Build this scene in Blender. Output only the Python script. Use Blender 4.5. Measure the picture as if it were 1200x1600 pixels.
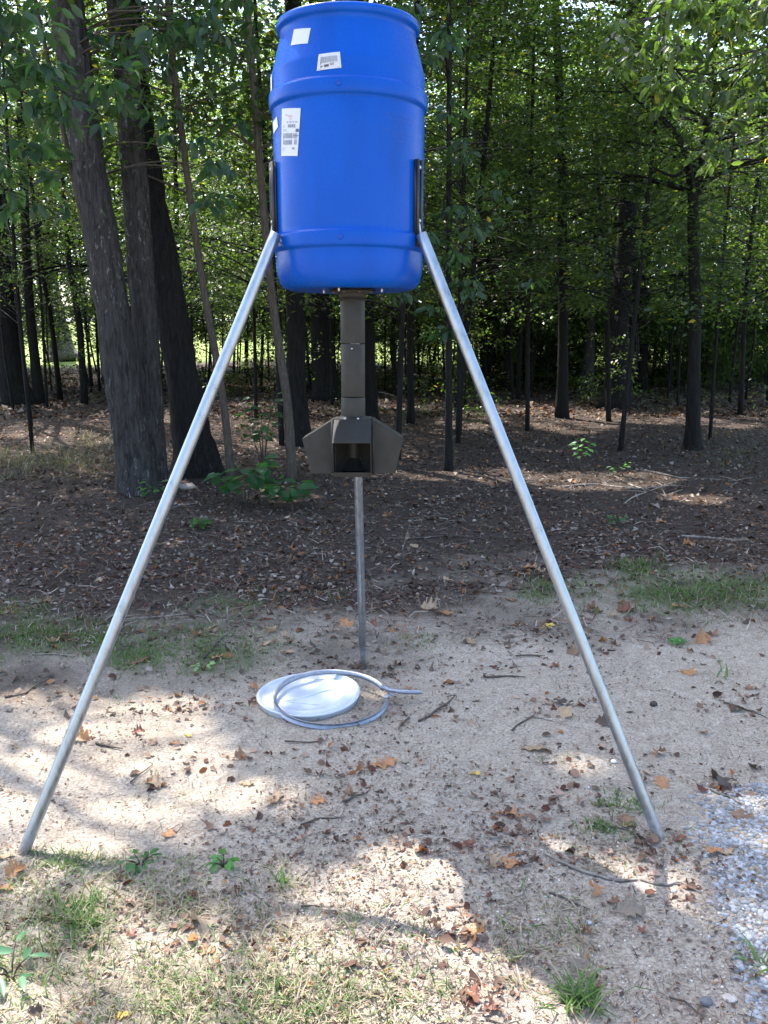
import bpy, bmesh, math, random
import numpy as np
from mathutils import Vector, Matrix

for o in list(bpy.data.objects):
    bpy.data.objects.remove(o)
S = bpy.context.scene
COL = S.collection
R = math.radians
rng = np.random.default_rng(7)
random.seed(7)

# ------------------------------------------------------------------ camera, sky, sun, exposure
FPX, PITCH, EYE = 1380.0, R(11.07), 1.75
cd = bpy.data.cameras.new('camera')
cam = bpy.data.objects.new('camera', cd)
COL.objects.link(cam)
cam.location = (0, 0, EYE)
cam.rotation_euler = (R(90) - PITCH, 0, 0)
cd.sensor_fit = 'VERTICAL'
cd.sensor_height = 24
cd.sensor_width = 18
cd.lens = 24 * FPX / 1600
cd.clip_start = .05
cd.clip_end = 2000
S.camera = cam

SH = np.array([.33, -.465])             # how far a shadow moves on the ground per metre of height
to_sun = Vector((-.33, .465, 1)).normalized()
W = bpy.data.worlds.new('World')
S.world = W
W.use_nodes = True
nt = W.node_tree
bg = nt.nodes['Background']
sky = nt.nodes.new('ShaderNodeTexSky')
sky.sky_type = 'NISHITA'
sky.sun_disc = False
sky.sun_elevation = math.asin(to_sun.z)
sky.sun_rotation = math.atan2(to_sun.x, to_sun.y)
sky.air_density = 1.0
sky.dust_density = 2.0
sky.ozone_density = 1.0
bg.inputs[1].default_value = .15
nt.links.new(sky.outputs[0], bg.inputs[0])
sd = bpy.data.lights.new('sun', 'SUN')
sun = bpy.data.objects.new('sun', sd)
COL.objects.link(sun)
sd.energy = 3.3
sd.angle = R(.53)
sd.color = (1, .95, .87)
sun.rotation_euler = to_sun.to_track_quat('Z', 'Y').to_euler()
vs = S.view_settings
vs.view_transform = 'Standard'
vs.look = 'None'
vs.gamma = 1
vs.use_curve_mapping = False
vs.exposure = 2.42
S.render.engine = 'CYCLES'
S.cycles.use_denoising = True
S.cycles.max_bounces = 8
S.cycles.diffuse_bounces = 4
S.cycles.glossy_bounces = 3
S.cycles.transmission_bounces = 5
S.cycles.caustics_reflective = False
S.cycles.caustics_refractive = False


# ------------------------------------------------------------------ picture <-> place
def terr(y):
    y = np.asarray(y, float)
    a = np.clip(y - 9, 0, 25) * .02
    b = np.clip(y - 33, 0, 55)
    b = np.where(b < 6, b * b / 12 * .085, (b - 3) * .085)
    return a + b


def dropang(v):
    return math.atan((v - 800) / FPX) + PITCH


def at(u, v, Y):
    """point seen at (u,v) on the vertical plane at distance Y"""
    z = EYE - Y * math.tan(dropang(v))
    d = Y * math.cos(PITCH) + (EYE - z) * math.sin(PITCH)
    return np.array([(u - 600) / FPX * d, Y, z])


def gr(u, v, z=None):
    """ground point seen at (u,v)"""
    t = math.tan(dropang(v))
    zz = 0. if z is None else z
    Y = 5.
    for _ in range(60):
        Yn = (EYE - zz) / max(t, 1e-3)
        Y = Y * .5 + min(Yn, 120) * .5
        if z is None:
            zz = float(terr(Y))
    d = Y * math.cos(PITCH) + (EYE - zz) * math.sin(PITCH)
    return np.array([(u - 600) / FPX * d, Y, zz])


def pix(x, y, z=0.):
    x, y = np.asarray(x, float), np.asarray(y, float)
    d = y * math.cos(PITCH) + (EYE - z) * math.sin(PITCH)
    up = -(EYE - z) * math.cos(PITCH) + y * math.sin(PITCH)
    d = np.maximum(d, .05)
    return 600 + FPX * x / d, 800 - FPX * up / d


# ------------------------------------------------------------------ noise
def _h(ix, iy, seed):
    n = (ix.astype(np.int64) * 374761393 + iy.astype(np.int64) * 668265263 + seed * 982451653) & 0xffffffff
    n = ((n ^ (n >> 13)) * 1274126177) & 0xffffffff
    n = (n ^ (n >> 16)) & 0xffff
    return n / 65535.


def vn(x, y, seed=0):
    x, y = np.asarray(x, float), np.asarray(y, float)
    ix, iy = np.floor(x), np.floor(y)
    fx, fy = x - ix, y - iy
    fx, fy = fx * fx * (3 - 2 * fx), fy * fy * (3 - 2 * fy)
    a, b = _h(ix, iy, seed), _h(ix + 1, iy, seed)
    c, d = _h(ix, iy + 1, seed), _h(ix + 1, iy + 1, seed)
    return (a * (1 - fx) + b * fx) * (1 - fy) + (c * (1 - fx) + d * fx) * fy


def fbm(x, y, seed=0, o=4):
    s, a, t = 0, 1., 0
    for k in range(o):
        s = s + a * vn(x * 2 ** k + 17 * k, y * 2 ** k - 9 * k, seed + k)
        t += a
        a *= .5
    return s / t


def bumps(x, y):
    x, y = np.asarray(x, float), np.asarray(y, float)
    near = np.clip((7 - y) / 3, 0, 1)
    r = (fbm(x * 1.1, y * 1.1, 3, 3) - .5) * .07
    r = r + (fbm(x * 5, y * 5, 5, 2) - .5) * .022
    lump = np.clip(fbm(x * .9 + 5, y * .9, 31, 2) * 2.2 - .6, .15, 1)
    r = r + (vn(x * 22, y * 22, 8) - .5) * .009 * near * lump + (vn(x * 48, y * 48, 9) - .5) * .0065 * near * lump
    return r


def hgt(x, y):
    return terr(y) + bumps(x, y)


# ------------------------------------------------------------------ materials
def mat(name, base=(.5, .5, .5), rough=.6, metal=0., spec=.5):
    m = bpy.data.materials.new(name)
    m.use_nodes = True
    b = m.node_tree.nodes['Principled BSDF']
    b.inputs['Base Color'].default_value = (*base, 1)
    b.inputs['Roughness'].default_value = rough
    b.inputs['Metallic'].default_value = metal
    b.inputs['Specular IOR Level'].default_value = spec
    return m


class N:
    """tiny node helper"""
    def __init__(s, m):
        s.m = m
        s.t = m.node_tree
        s.b = s.t.nodes['Principled BSDF']
        s.out = s.t.nodes['Material Output']

    def n(s, typ, **k):
        x = s.t.nodes.new('ShaderNode' + typ)
        for a, v in k.items():
            setattr(x, a, v)
        return x

    def l(s, a, b):
        s.t.links.new(a, b)

    def obj(s, scale=(1, 1, 1)):
        c = s.n('TexCoord')
        mp = s.n('Mapping')
        mp.inputs['Scale'].default_value = scale
        s.l(c.outputs['Object'], mp.inputs[0])
        return mp.outputs[0]

    def noise(s, vec, scale, det=4, rough=.55, dist=0):
        x = s.n('TexNoise')
        x.inputs['Scale'].default_value = scale
        x.inputs['Detail'].default_value = det
        x.inputs['Roughness'].default_value = rough
        x.inputs['Distortion'].default_value = dist
        if vec is not None:
            s.l(vec, x.inputs['Vector'])
        return x.outputs[0]

    def ramp(s, fac, stops):
        x = s.n('ValToRGB')
        e = x.color_ramp.elements
        while len(e) < len(stops):
            e.new(.5)
        for i, (p, c) in enumerate(stops):
            e[i].position = p
            e[i].color = (*c, 1) if len(c) == 3 else c
        s.l(fac, x.inputs[0])
        return x.outputs[0]

    def mix(s, fac, a, b, mode='MIX'):
        x = s.n('Mix', data_type='RGBA', blend_type=mode)
        for v, i in ((fac, 0), (a, 6), (b, 7)):
            if isinstance(v, (int, float)):
                x.inputs[i].default_value = v
            elif isinstance(v, tuple):
                x.inputs[i].default_value = (*v, 1)
            else:
                s.l(v, x.inputs[i])
        return x.outputs[2]

    def bump(s, h, strength=.5, dist=.01):
        x = s.n('Bump')
        x.inputs['Strength'].default_value = strength
        x.inputs['Distance'].default_value = dist
        s.l(h, x.inputs['Height'])
        s.l(x.outputs[0], s.b.inputs['Normal'])
        return x


def leafmat(name, trans=.45, tmul=(1.9, 2.2, .7), rough=.45, spec=.35):
    m = mat(name, rough=rough, spec=spec)
    k = N(m)
    a = k.n('Attribute', attribute_name='Col')
    k.l(a.outputs['Color'], k.b.inputs['Base Color'])
    t = k.n('BsdfTranslucent')
    k.l(k.mix(1., a.outputs['Color'], tmul, 'MULTIPLY'), t.inputs[0])
    x = k.n('MixShader')
    x.inputs[0].default_value = trans
    k.l(k.b.outputs[0], x.inputs[1])
    k.l(t.outputs[0], x.inputs[2])
    k.l(x.outputs[0], k.out.inputs[0])
    return m


M = {}
M['leaf'] = leafmat('green leaf', .5, (2.7, 3.0, .9), .42, .5)
M['far leaf'] = leafmat('distant leaf', .5)
M['litter'] = leafmat('dry leaf litter', .18, (1.5, 1.1, .6), .75, .25)
M['grass'] = leafmat('grass blade', .35, (1.5, 1.6, .7), .5, .3)
M['stone'] = mat('pale stone', rough=.7)
_k = N(M['stone'])
_a = _k.n('Attribute', attribute_name='Col')
_k.l(_a.outputs['Color'], _k.b.inputs['Base Color'])

# bark
def barkmat(name, dark, light, lichen, lich=.55, sc=1.):
    m = mat(name, rough=.9, spec=.15)
    k = N(m)
    v = k.obj((9 * sc, 9 * sc, 1.6 * sc))
    n1 = k.noise(v, 3.2, 5, .65, .6)
    c = k.ramp(n1, [(.32, dark), (.62, light)])
    v2 = k.obj((5, 5, 2.2))
    n2 = k.noise(v2, 4.5, 6, .72)
    f = k.ramp(n2, [(lich, (0, 0, 0)), (lich + .06, (1, 1, 1))])
    f3 = k.noise(k.obj((1, 1, .5)), 1.6, 2)
    f = k.mix(1., f, k.ramp(f3, [(.42, (.1, .1, .1)), (.6, (1, 1, 1))]), 'MULTIPLY')
    k.l(k.mix(f, c, lichen), k.b.inputs['Base Color'])
    k.bump(n1, 1., .03 / sc)
    return m


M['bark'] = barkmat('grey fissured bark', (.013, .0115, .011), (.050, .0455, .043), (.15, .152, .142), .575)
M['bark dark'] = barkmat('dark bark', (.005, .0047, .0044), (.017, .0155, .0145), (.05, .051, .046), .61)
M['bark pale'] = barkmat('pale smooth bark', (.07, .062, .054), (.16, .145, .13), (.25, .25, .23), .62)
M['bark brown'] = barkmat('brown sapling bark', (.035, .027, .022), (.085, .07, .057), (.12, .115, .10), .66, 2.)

# ground
GM = mat('woodland ground of sand and leaf mould', rough=.95, spec=.15)
k = N(GM)
v = k.obj()
n_big = k.noise(v, 2.2, 5)
n_mid = k.noise(v, 14, 6, .7)
n_fine = k.noise(v, 90, 5, .75)
n_gr = k.noise(v, 380, 3, .8)
sand = k.ramp(n_mid, [(.25, (.34, .28, .21)), (.5, (.49, .42, .33)), (.75, (.60, .53, .44))])
sand = k.mix(k.ramp(n_fine, [(.40, (1, 1, 1)), (.56, (0, 0, 0))]), sand, (.27, .215, .175))
sand = k.mix(k.ramp(n_gr, [(.63, (0, 0, 0)), (.70, (.85, .85, .85))]), sand, (.68, .62, .54))
sand = k.mix(k.ramp(n_gr, [(.30, (.8, .8, .8)), (.38, (0, 0, 0))]), sand, (.12, .085, .06))
dirt = k.ramp(n_mid, [(.3, (.034, .025, .02)), (.55, (.075, .056, .046)), (.8, (.13, .10, .085))])
dirt = k.mix(k.ramp(n_fine, [(.35, (1, 1, 1)), (.6, (0, 0, 0))]), dirt, (.035, .025, .02))
at_ = k.n('Attribute', attribute_name='Col')     # R sand, G grass soil, B field
sp = k.n('SeparateColor')
k.l(at_.outputs['Color'], sp.inputs[0])
c = k.mix(sp.outputs[0], dirt, sand)
c = k.mix(sp.outputs[1], c, (.075, .085, .04))
fld = k.ramp(n_big, [(.3, (.13, .19, .045)), (.7, (.24, .28, .09))])
c = k.mix(sp.outputs[2], c, fld)
k.l(c, k.b.inputs['Base Color'])
ad = k.n('Math', operation='ADD')
k.l(n_fine, ad.inputs[0])
k.l(n_gr, ad.inputs[1])
k.bump(ad.outputs[0], .85, .011)

# manufactured things
BLUE = mat('blue drum plastic', (.008, .085, .62), .36, 0, .5)
k = N(BLUE)
v = k.obj((1, 1, .35))
n = k.noise(v, 7, 5, .6)
k.l(k.ramp(n, [(.25, (.0005, .043, .245)), (.55, (.0005, .053, .305)), (.8, (.0012, .062, .345))]), k.b.inputs['Base Color'])
base_ = k.b.inputs['Base Color'].links[0].from_socket
sc_ = k.noise(k.obj((14, 14, 1.2)), 5, 6, .8)
base_ = k.mix(k.ramp(sc_, [(.62, (0, 0, 0)), (.80, (.10, .10, .10))]), base_, (.10, .16, .33))
st_ = k.noise(k.obj((1, 1, 1)), 38, 3, .6)
base_ = k.mix(k.ramp(st_, [(.70, (0, 0, 0)), (.78, (.2, .2, .2))]), base_, (.05, .07, .13))
k.l(base_, k.b.inputs['Base Color'])
n2 = k.noise(k.obj((1, 1, 1)), 120, 4, .7)
k.l(k.ramp(n2, [(.35, (.24, .24, .24)), (.7, (.38, .38, .38))]), k.b.inputs['Roughness'])
k.b.inputs['Specular IOR Level'].default_value = .13
k.bump(n, .18, .008)
k.b.inputs['Subsurface Weight'].default_value = .0
GALV = mat('galvanised steel', (.55, .57, .59), .38, .85)
k = N(GALV)
v = k.obj((1, 1, .3))
n = k.noise(v, 60, 4, .7)
n3 = k.noise(k.obj((1, 1, 1)), 9, 4, .6)
k.l(k.mix(k.ramp(n3, [(.35, (0, 0, 0)), (.7, (1, 1, 1))]), k.ramp(n, [(.3, (.17, .19, .21)), (.7, (.33, .36, .39))]), (.30, .335, .37)), k.b.inputs['Base Color'])
gb_ = k.b.inputs['Base Color'].links[0].from_socket
sx_ = k.n('SeparateXYZ')
k.l(k.obj((1, 1, 1)), sx_.inputs[0])
mp_ = k.n('MapRange')
mp_.inputs[1].default_value = .01
mp_.inputs[2].default_value = .11
mp_.inputs[3].default_value = 1
mp_.inputs[4].default_value = 0
k.l(sx_.outputs[2], mp_.inputs[0])
mu_ = k.n('Math', operation='MULTIPLY')
k.l(mp_.outputs[0], mu_.inputs[0])
k.l(k.ramp(k.noise(k.obj((1, 1, 1)), 55, 5, .7), [(.38, (0, 0, 0)), (.55, (1, 1, 1))]), mu_.inputs[1])
k.l(k.mix(mu_.outputs[0], gb_, (.20, .15, .11)), k.b.inputs['Base Color'])
k.l(k.ramp(mu_.outputs[0], [(0, (.85, .85, .85)), (.5, (.05, .05, .05))]), k.b.inputs['Metallic'])
k.l(k.ramp(n, [(.3, (.26, .26, .26)), (.7, (.42, .42, .42))]), k.b.inputs['Roughness'])
k.bump(n, .15, .002)
OLIVE = mat('olive grey powder coated steel', (.13, .12, .10), .5, 0, .22)
k = N(OLIVE)
n = k.noise(k.obj(), 25, 4)
k.l(k.ramp(n, [(.3, (.018, .017, .0148)), (.7, (.026, .0245, .022))]), k.b.inputs['Base Color'])
ob_ = k.b.inputs['Base Color'].links[0].from_socket
k.l(k.mix(k.ramp(k.noise(k.obj((6, 6, 1)), 14, 6, .75), [(.58, (0, 0, 0)), (.75, (.5, .5, .5))]), ob_, (.045, .041, .036)), k.b.inputs['Base Color'])
k.bump(k.noise(k.obj(), 500, 2), .12, .001)
BLACK = mat('black painted steel', (.012, .012, .014), .45)
BOLT = mat('zinc bolt', (.34, .34, .33), .35, .8)
WHITE = mat('white paper sticker', (.38, .39, .42), .45)
INK = mat('black sticker ink', (.04, .04, .05), .5)
GREYINK = mat('grey sticker ink', (.13, .14, .18), .5)
PINK = mat('pink sticker ink', (.42, .20, .28), .5)
EMB = mat('raised lettering scuffed pale blue', (.008, .066, .31), .5)
LID = mat('milky white plastic', (.80, .81, .83), .33)
k = N(LID)
k.l(k.ramp(k.noise(k.obj(), 9, 4), [(.3, (.38, .41, .44)), (.7, (.48, .51, .55))]), k.b.inputs['Base Color'])
k.b.inputs['Subsurface Weight'].default_value = .25
k.b.inputs['Subsurface Radius'].default_value = (.01, .01, .01)
k.bump(k.noise(k.obj(), 14, 3), .3, .006)
RING = mat('dull galvanised band', (.42, .44, .48), .42, .65)
k = N(RING)
k.l(k.ramp(k.noise(k.obj(), 45, 4), [(.3, (.17, .19, .23)), (.7, (.27, .29, .34))]), k.b.inputs['Base Color'])
DEAD = mat('weathered grey wood', (.2, .175, .15), .9)
k = N(DEAD)
k.l(k.ramp(k.noise(k.obj(), 30, 5), [(.3, (.07, .055, .045)), (.7, (.26, .22, .18))]), k.b.inputs['Base Color'])
DARKTW = mat('dark damp twig', (.06, .045, .035), .9)
PALETW = mat('bleached dry twig', (.28, .235, .19), .85)
ROAD = mat('grey lane surface', (.30, .30, .31), .9)
k = N(ROAD)
k.l(k.ramp(k.noise(k.obj(), 3, 5), [(.3, (.25, .25, .26)), (.7, (.36, .36, .37))]), k.b.inputs['Base Color'])
ROOFM = mat('pale blue metal roof', (.50, .58, .68), .4, .3)
WALLM = mat('tan siding', (.33, .28, .22), .8)
GLASS = mat('dark window glass', (.03, .04, .05), .1)
TRIM = mat('white trim', (.7, .7, .7), .6)


# ------------------------------------------------------------------ mesh builders
def mk(name, V, F, m, parent=None, col=None, smooth=False, base=None):
    """one mesh object; F is an (n,k) array or a list of such arrays"""
    V = np.asarray(V, np.float32)
    if base is not None:
        V = V - np.asarray(base, np.float32)
    Fs = F if isinstance(F, list) else [np.asarray(F)]
    Fs = [np.asarray(f) for f in Fs if len(f)]
    me = bpy.data.meshes.new(name)
    me.vertices.add(len(V))
    me.vertices.foreach_set('co', V.ravel())
    lo = np.concatenate([f.ravel() for f in Fs]).astype(np.int32)
    tot = np.concatenate([np.full(len(f), f.shape[1], np.int32) for f in Fs])
    st = np.concatenate([[0], np.cumsum(tot)[:-1]]).astype(np.int32)
    me.loops.add(len(lo))
    me.loops.foreach_set('vertex_index', lo)
    me.polygons.add(len(tot))
    me.polygons.foreach_set('loop_start', st)
    if smooth:
        me.polygons.foreach_set('use_smooth', np.ones(len(tot), bool))
    me.update(calc_edges=True)
    if col is not None:
        a = me.color_attributes.new('Col', 'FLOAT_COLOR', 'POINT')
        c4 = np.ones((len(V), 4), np.float32)
        c4[:, :3] = col
        a.data.foreach_set('color', c4.ravel())
    me.materials.append(m)
    o = bpy.data.objects.new(name, me)
    COL.objects.link(o)
    if parent is not None:
        o.parent = parent
    return o


def tag(o, label=None, cat=None, group=None, kind=None):
    if label:
        o['label'] = label
    if cat:
        o['category'] = cat
    if group:
        o['group'] = group
    if kind:
        o['kind'] = kind
    return o


def thing(name, label, cat, loc, group=None):
    o = bpy.data.objects.new(name, None)
    o.empty_display_size = .1
    COL.objects.link(o)
    o.location = [float(q) for q in loc]
    return tag(o, label, cat, group)


def unit(a):
    return a / np.maximum(np.linalg.norm(a, axis=-1, keepdims=True), 1e-9)


def place(TV, TF, pos, axis, nrm, size, wid, col, curl=None):
    """copies of a template (x along, y across, z up) -> V, F, C"""
    n = len(pos)
    a = unit(axis)
    b = unit(np.cross(nrm, a))
    c = np.cross(a, b)
    size = np.broadcast_to(size, n)[:, None, None]
    wid = np.broadcast_to(wid, n)[:, None, None]
    tz = TV[None, :, 2:3] * (1 if curl is None else curl[:, None, None])
    V = pos[:, None] + size * (TV[None, :, 0:1] * a[:, None] + TV[None, :, 1:2] * wid * b[:, None] + tz * c[:, None])
    F = TF[None] + (np.arange(n) * len(TV))[:, None, None]
    return V.reshape(-1, 3), F.reshape(-1, TF.shape[1]), np.repeat(col, len(TV), 0)


KITE = np.array([(0, 0, 0), (.42, .5, .07), (1, 0, -.06), (.42, -.5, .07)])
KITEF = np.array([(0, 1, 2, 3)])
LEAF6 = np.array([(0, 0, 0), (.22, .34, .05), (.62, .42, .05), (1, 0, -.12), (.62, -.42, .05), (.22, -.34, .05), (.3, 0, -.01), (.66, 0, -.04)])
LEAF6F = np.array([(0, 1, 6), (1, 2, 7), (1, 7, 6), (2, 3, 7), (3, 4, 7), (7, 4, 5), (7, 5, 6), (6, 5, 0)])
BLADE = np.array([(0, .5, 0), (0, -.5, 0), (.5, -.42, .03), (.5, .42, .03), (1, -.06, -.12), (1, .06, -.12)])
BLADEF = np.array([(0, 1, 2, 3), (3, 2, 4, 5)])


def catmull(P, n):
    P = np.asarray(P, float)
    if len(P) == 2:
        t = np.linspace(0, 1, n)[:, None]
        return P[0] * (1 - t) + P[1] * t
    Q = np.vstack([2 * P[0] - P[1], P, 2 * P[-1] - P[-2]])
    out = []
    for s in np.linspace(0, len(P) - 1 - 1e-6, n):
        i = int(s)
        t = s - i
        a, b, c, d = Q[i], Q[i + 1], Q[i + 2], Q[i + 3]
        out.append(.5 * (2 * b + (c - a) * t + (2 * a - 5 * b + 4 * c - d) * t * t + (3 * b - a - 3 * c + d) * t ** 3))
    return np.array(out)


def tube(P, rad, sides=8, n=None, rough=0., seed=0, flare=0., cap=True):
    """tapered tube along P (points) with radii rad -> V, quads, tris"""
    n = n or len(P) * 3
    C = catmull(P, n)
    t = np.linspace(0, 1, n)
    r = np.interp(t, np.linspace(0, 1, len(rad)), rad)
    T = unit(np.gradient(C, axis=0))
    ref = np.array([0, 1., 0]) if abs(T[0][2]) > .5 else np.array([0, 0, 1.])
    A = unit(np.cross(T, ref))
    B = np.cross(T, A)
    th = np.linspace(0, 2 * math.pi, sides, endpoint=False)
    L = np.concatenate([[0], np.cumsum(np.linalg.norm(np.diff(C, axis=0), axis=1))])
    rr = r[:, None] * np.ones(sides)
    if rough:
        w = th / (2 * math.pi) * 16
        rn = vn(w[None] * 1.0 + 0 * L[:, None], L[:, None] * 3 + 0 * w[None], seed) - .5
        rn2 = vn(w[None] * 2.1 + 0 * L[:, None], L[:, None] * 11 + 0 * w[None], seed + 5) - .5
        rr = rr * (1 + rough * (rn + .7 * rn2))
    if flare:
        rr = rr * (1 + flare * np.exp(-L[:, None] / .28) * (1 + .5 * np.cos(th * 4 + seed)[None]))
    V = C[:, None] + rr[..., None] * (np.cos(th)[None, :, None] * A[:, None] + np.sin(th)[None, :, None] * B[:, None])
    V = V.reshape(-1, 3)
    i, j = np.meshgrid(np.arange(n - 1), np.arange(sides), indexing='ij')
    j2 = (j + 1) % sides
    Q = np.stack([i * sides + j, (i + 1) * sides + j, (i + 1) * sides + j2, i * sides + j2], -1).reshape(-1, 4)
    if cap:
        V = np.vstack([V, C[:1], C[-1:]])
        a, b = len(V) - 2, len(V) - 1
        j = np.arange(sides)
        Tt = np.vstack([np.stack([np.full(sides, a), j, (j + 1) % sides], -1),
                        np.stack([np.full(sides, b), (n - 1) * sides + (j + 1) % sides, (n - 1) * sides + j], -1)])
        return V, Q, Tt
    return V, Q, np.zeros((0, 3), int)


class Acc:
    def __init__(s):
        s.V, s.F, s.C, s.n = [], {}, [], 0

    def add(s, V, *Fs, col=(.5, .5, .5)):
        for F in Fs:
            if len(F):
                s.F.setdefault(F.shape[1], []).append(np.asarray(F) + s.n)
        V = np.asarray(V)
        s.V.append(V)
        s.C.append(np.broadcast_to(np.asarray(col, float), (len(V), 3)))
        s.n += len(V)

    def build(s, name, m, parent=None, smooth=False, base=None):
        return mk(name, np.vstack(s.V), [np.vstack(f) for f in s.F.values()], m, parent, np.vstack(s.C), smooth, base)


def box(acc, c, d, rot=None, col=(.5, .5, .5)):
    v = np.array([(x, y, z) for x in (-.5, .5) for y in (-.5, .5) for z in (-.5, .5)]) * np.array(d)
    if rot is not None:
        v = v @ np.asarray(rot).T
    acc.add(v + np.array(c), np.array([(0, 1, 3, 2), (4, 6, 7, 5), (0, 4, 5, 1), (2, 3, 7, 6), (0, 2, 6, 4), (1, 5, 7, 3)]), col=col)


def lathe(prof, n=96):
    th = np.linspace(0, 2 * math.pi, n, endpoint=False)
    p = np.array(prof)
    V = np.stack([p[:, 0:1] * np.cos(th), p[:, 0:1] * np.sin(th), p[:, 1:2] + 0 * th], -1).reshape(-1, 3)
    i, j = np.meshgrid(np.arange(len(p) - 1), np.arange(n), indexing='ij')
    j2 = (j + 1) % n
    return V, np.stack([i * n + j, i * n + j2, (i + 1) * n + j2, (i + 1) * n + j], -1).reshape(-1, 4)


# ------------------------------------------------------------------ where sun reaches the ground (gaps left in the crowns)
LIT = [(130, 1180, 260, 100, 1.), (180, 1130, 160, 50, 1.), (60, 1275, 200, 80, 1.), (215, 1245, 190, 60, 1.), (270, 1095, 85, 20, .9), (30, 1095, 60, 22, .8),
       (20, 1050, 45, 15, .6), (330, 1195, 130, 40, .8), (420, 1240, 100, 36, .7), (260, 1540, 460, 110, 1.), (560, 1500, 260, 90, 1.),
       (120, 1420, 190, 50, .45), (690, 1375, 150, 70, 1.), (600, 1400, 120, 70, .55), (470, 1340, 60, 35, .6), (850, 1420, 110, 110, 1.),
       (960, 1480, 150, 130, .9), (850, 1560, 120, 60, .8), (1140, 1242, 75, 22, 1.), (1180, 1300, 45, 30, .8), (785, 1088, 48, 15, 1.),
       (900, 1190, 60, 20, .6), (850, 1210, 50, 18, .5), (590, 1000, 50, 16, .9), (700, 975, 30, 9, .5), (1050, 1065, 90, 12, .35),
       (485, 1085, 100, 36, .8), (620, 1090, 40, 18, .5), (700, 1110, 40, 12, .35), (1060, 1160, 100, 25, .35),
       (120, 672, 105, 22, 1.), (230, 650, 70, 12, .8), (40, 640, 50, 10, .5), (20, 705, 60, 10, .6), (640, 630, 60, 12, .9), (735, 658, 55, 12, 1.),
       (900, 655, 75, 22, 1.), (820, 640, 50, 12, .7), (760, 745, 95, 12, .9), (930, 752, 120, 16, 1.), (1080, 778, 60, 10, .9), (1060, 655, 90, 10, .6),
       (640, 742, 60, 8, .7), (440, 700, 60, 10, .4), (110, 770, 60, 8, .4), (350, 630, 60, 10, .6), (1150, 660, 50, 10, .6), (860, 700, 60, 9, .4),
       (250, 915, 40, 8, .35), (620, 850, 30, 8, .3), (1130, 870, 60, 9, .25)]


def lit(gx, gy):
    u, v = pix(gx, gy, terr(gy))
    s = np.zeros_like(u)
    for (a, b, ru, rv, w) in LIT:
        q = ((u - a) / ru) ** 2 + ((v - b) / rv) ** 2
        s = np.maximum(s, w * np.clip((1.5 - q) * 1.6, 0, 1))
    s = np.where(gy < 1.75, 1., s)
    side = (np.abs(gx) > .47 * gy + .5)
    s = np.where(side & (gy >= 1.75), np.where(vn(gx * .7, gy * .7, 77) > .5, .9, .0), s)
    nse = fbm(gx * 2.3, gy * 2.3, 55, 3)
    return np.clip((s - .15) * 1.5 + (nse - .5) * 1.9 * (s > .02), 0, 1) * (s > .03)


# lines of sight along which no leaf hangs before the trunk: (picture points, half width, trunk distance, share removed)
OPEN = [([(216, 800), (205, 690), (186, 560), (163, 400), (130, 190)], 40, 9.6, .93), ([(240, 800), (232, 600), (222, 450), (212, 300), (205, 190)], 32, 10.2, .9),
        ([(308, 760), (290, 620), (266, 480), (240, 330), (225, 240)], 30, 10.8, .9), ([(964, 640), (968, 500), (978, 380), (982, 310)], 22, 19.5, .88),
        ([(768, 620), (763, 480), (761, 400)], 18, 26, .85), ([(762, 260), (752, 150)], 16, 26, .75), ([(1082, 706), (1086, 480), (1083, 290)], 15, 11.2, .88), ([(1083, 300), (1112, 190), (1120, 150)], 9, 11.2, .7),
        ([(879, 640), (879, 400)], 10, 17.6, .8), ([(22, 618), (2, 440)], 22, 20, .8), ([(60, 600), (43, 430), (38, 300)], 9, 20, .8), ([(98, 600), (74, 430)], 24, 39, .85),
        ([(362, 755), (318, 450), (276, 140)], 10, 12, .8), ([(457, 752), (424, 455), (412, 330)], 11, 12, .8), ([(467, 700), (462, 460)], 16, 13, .85), ([(507, 620), (500, 450)], 18, 21, .8), ([(985, 478), (990, 430)], 34, 60, .8), ([(1060, 470), (1060, 425)], 26, 60, .6), ([(130, 560), (120, 500)], 30, 45, .6), ([(395, 548), (390, 485)], 22, 45, .7), ([(620, 540), (620, 490)], 18, 45, .5)]


def openfilter(P):
    u, v = pix(P[:, 0], P[:, 1], P[:, 2])
    keep = np.ones(len(P), bool)
    for pts, hw_, Yt, w_ in OPEN:
        q = np.array(pts, float)
        q = q[np.argsort(q[:, 1])]
        c_ = np.interp(v, q[:, 1], q[:, 0])
        hit = (np.abs(u - c_) < hw_) & (v > q[0, 1]) & (v < q[-1, 1]) & (P[:, 1] < Yt)
        keep &= ~(hit & (rng.random(len(P)) < w_))
    return keep


def sunfilter(P, near=22.):
    z_ = P[:, 2:3] - terr(P[:, 1:2] - 2)
    g = P[:, :2] + z_ * SH
    L = lit(g[:, 0], g[:, 1])
    return (g[:, 1] > near) | (rng.random(len(P)) > L * 1.06)


# ------------------------------------------------------------------ the ground
def axis(*seg):
    out = [seg[0][0]]
    for a, b, d in seg:
        out += list(np.linspace(a, b, max(2, int(round((b - a) / d))) + 1)[1:])
    return np.array(out)


xs = axis((-150, -40, 11), (-40, -12, 2), (-12, -4, .4), (-4, -2, .09), (-2, 2, .02), (2, 4, .09), (4, 12, .4), (12, 40, 2), (40, 150, 11))
ys = axis((-60, -4, 6), (-4, 1.5, .4), (1.5, 5.2, .02), (5.2, 8, .05), (8, 14, .12), (14, 40, .5), (40, 110, 2.5), (110, 420, 30))


def sandmask(x, y):
    yb = np.interp(x, [-2.2, -1, 0, .8, 2.2], [4.5, 4.85, 5.4, 5.9, 6.0])
    return np.clip((yb - y) / 1.7 + .5 + (fbm(x * 1.7, y * 1.7, 21, 4) - .5) * 1.6, 0, 1)


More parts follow.
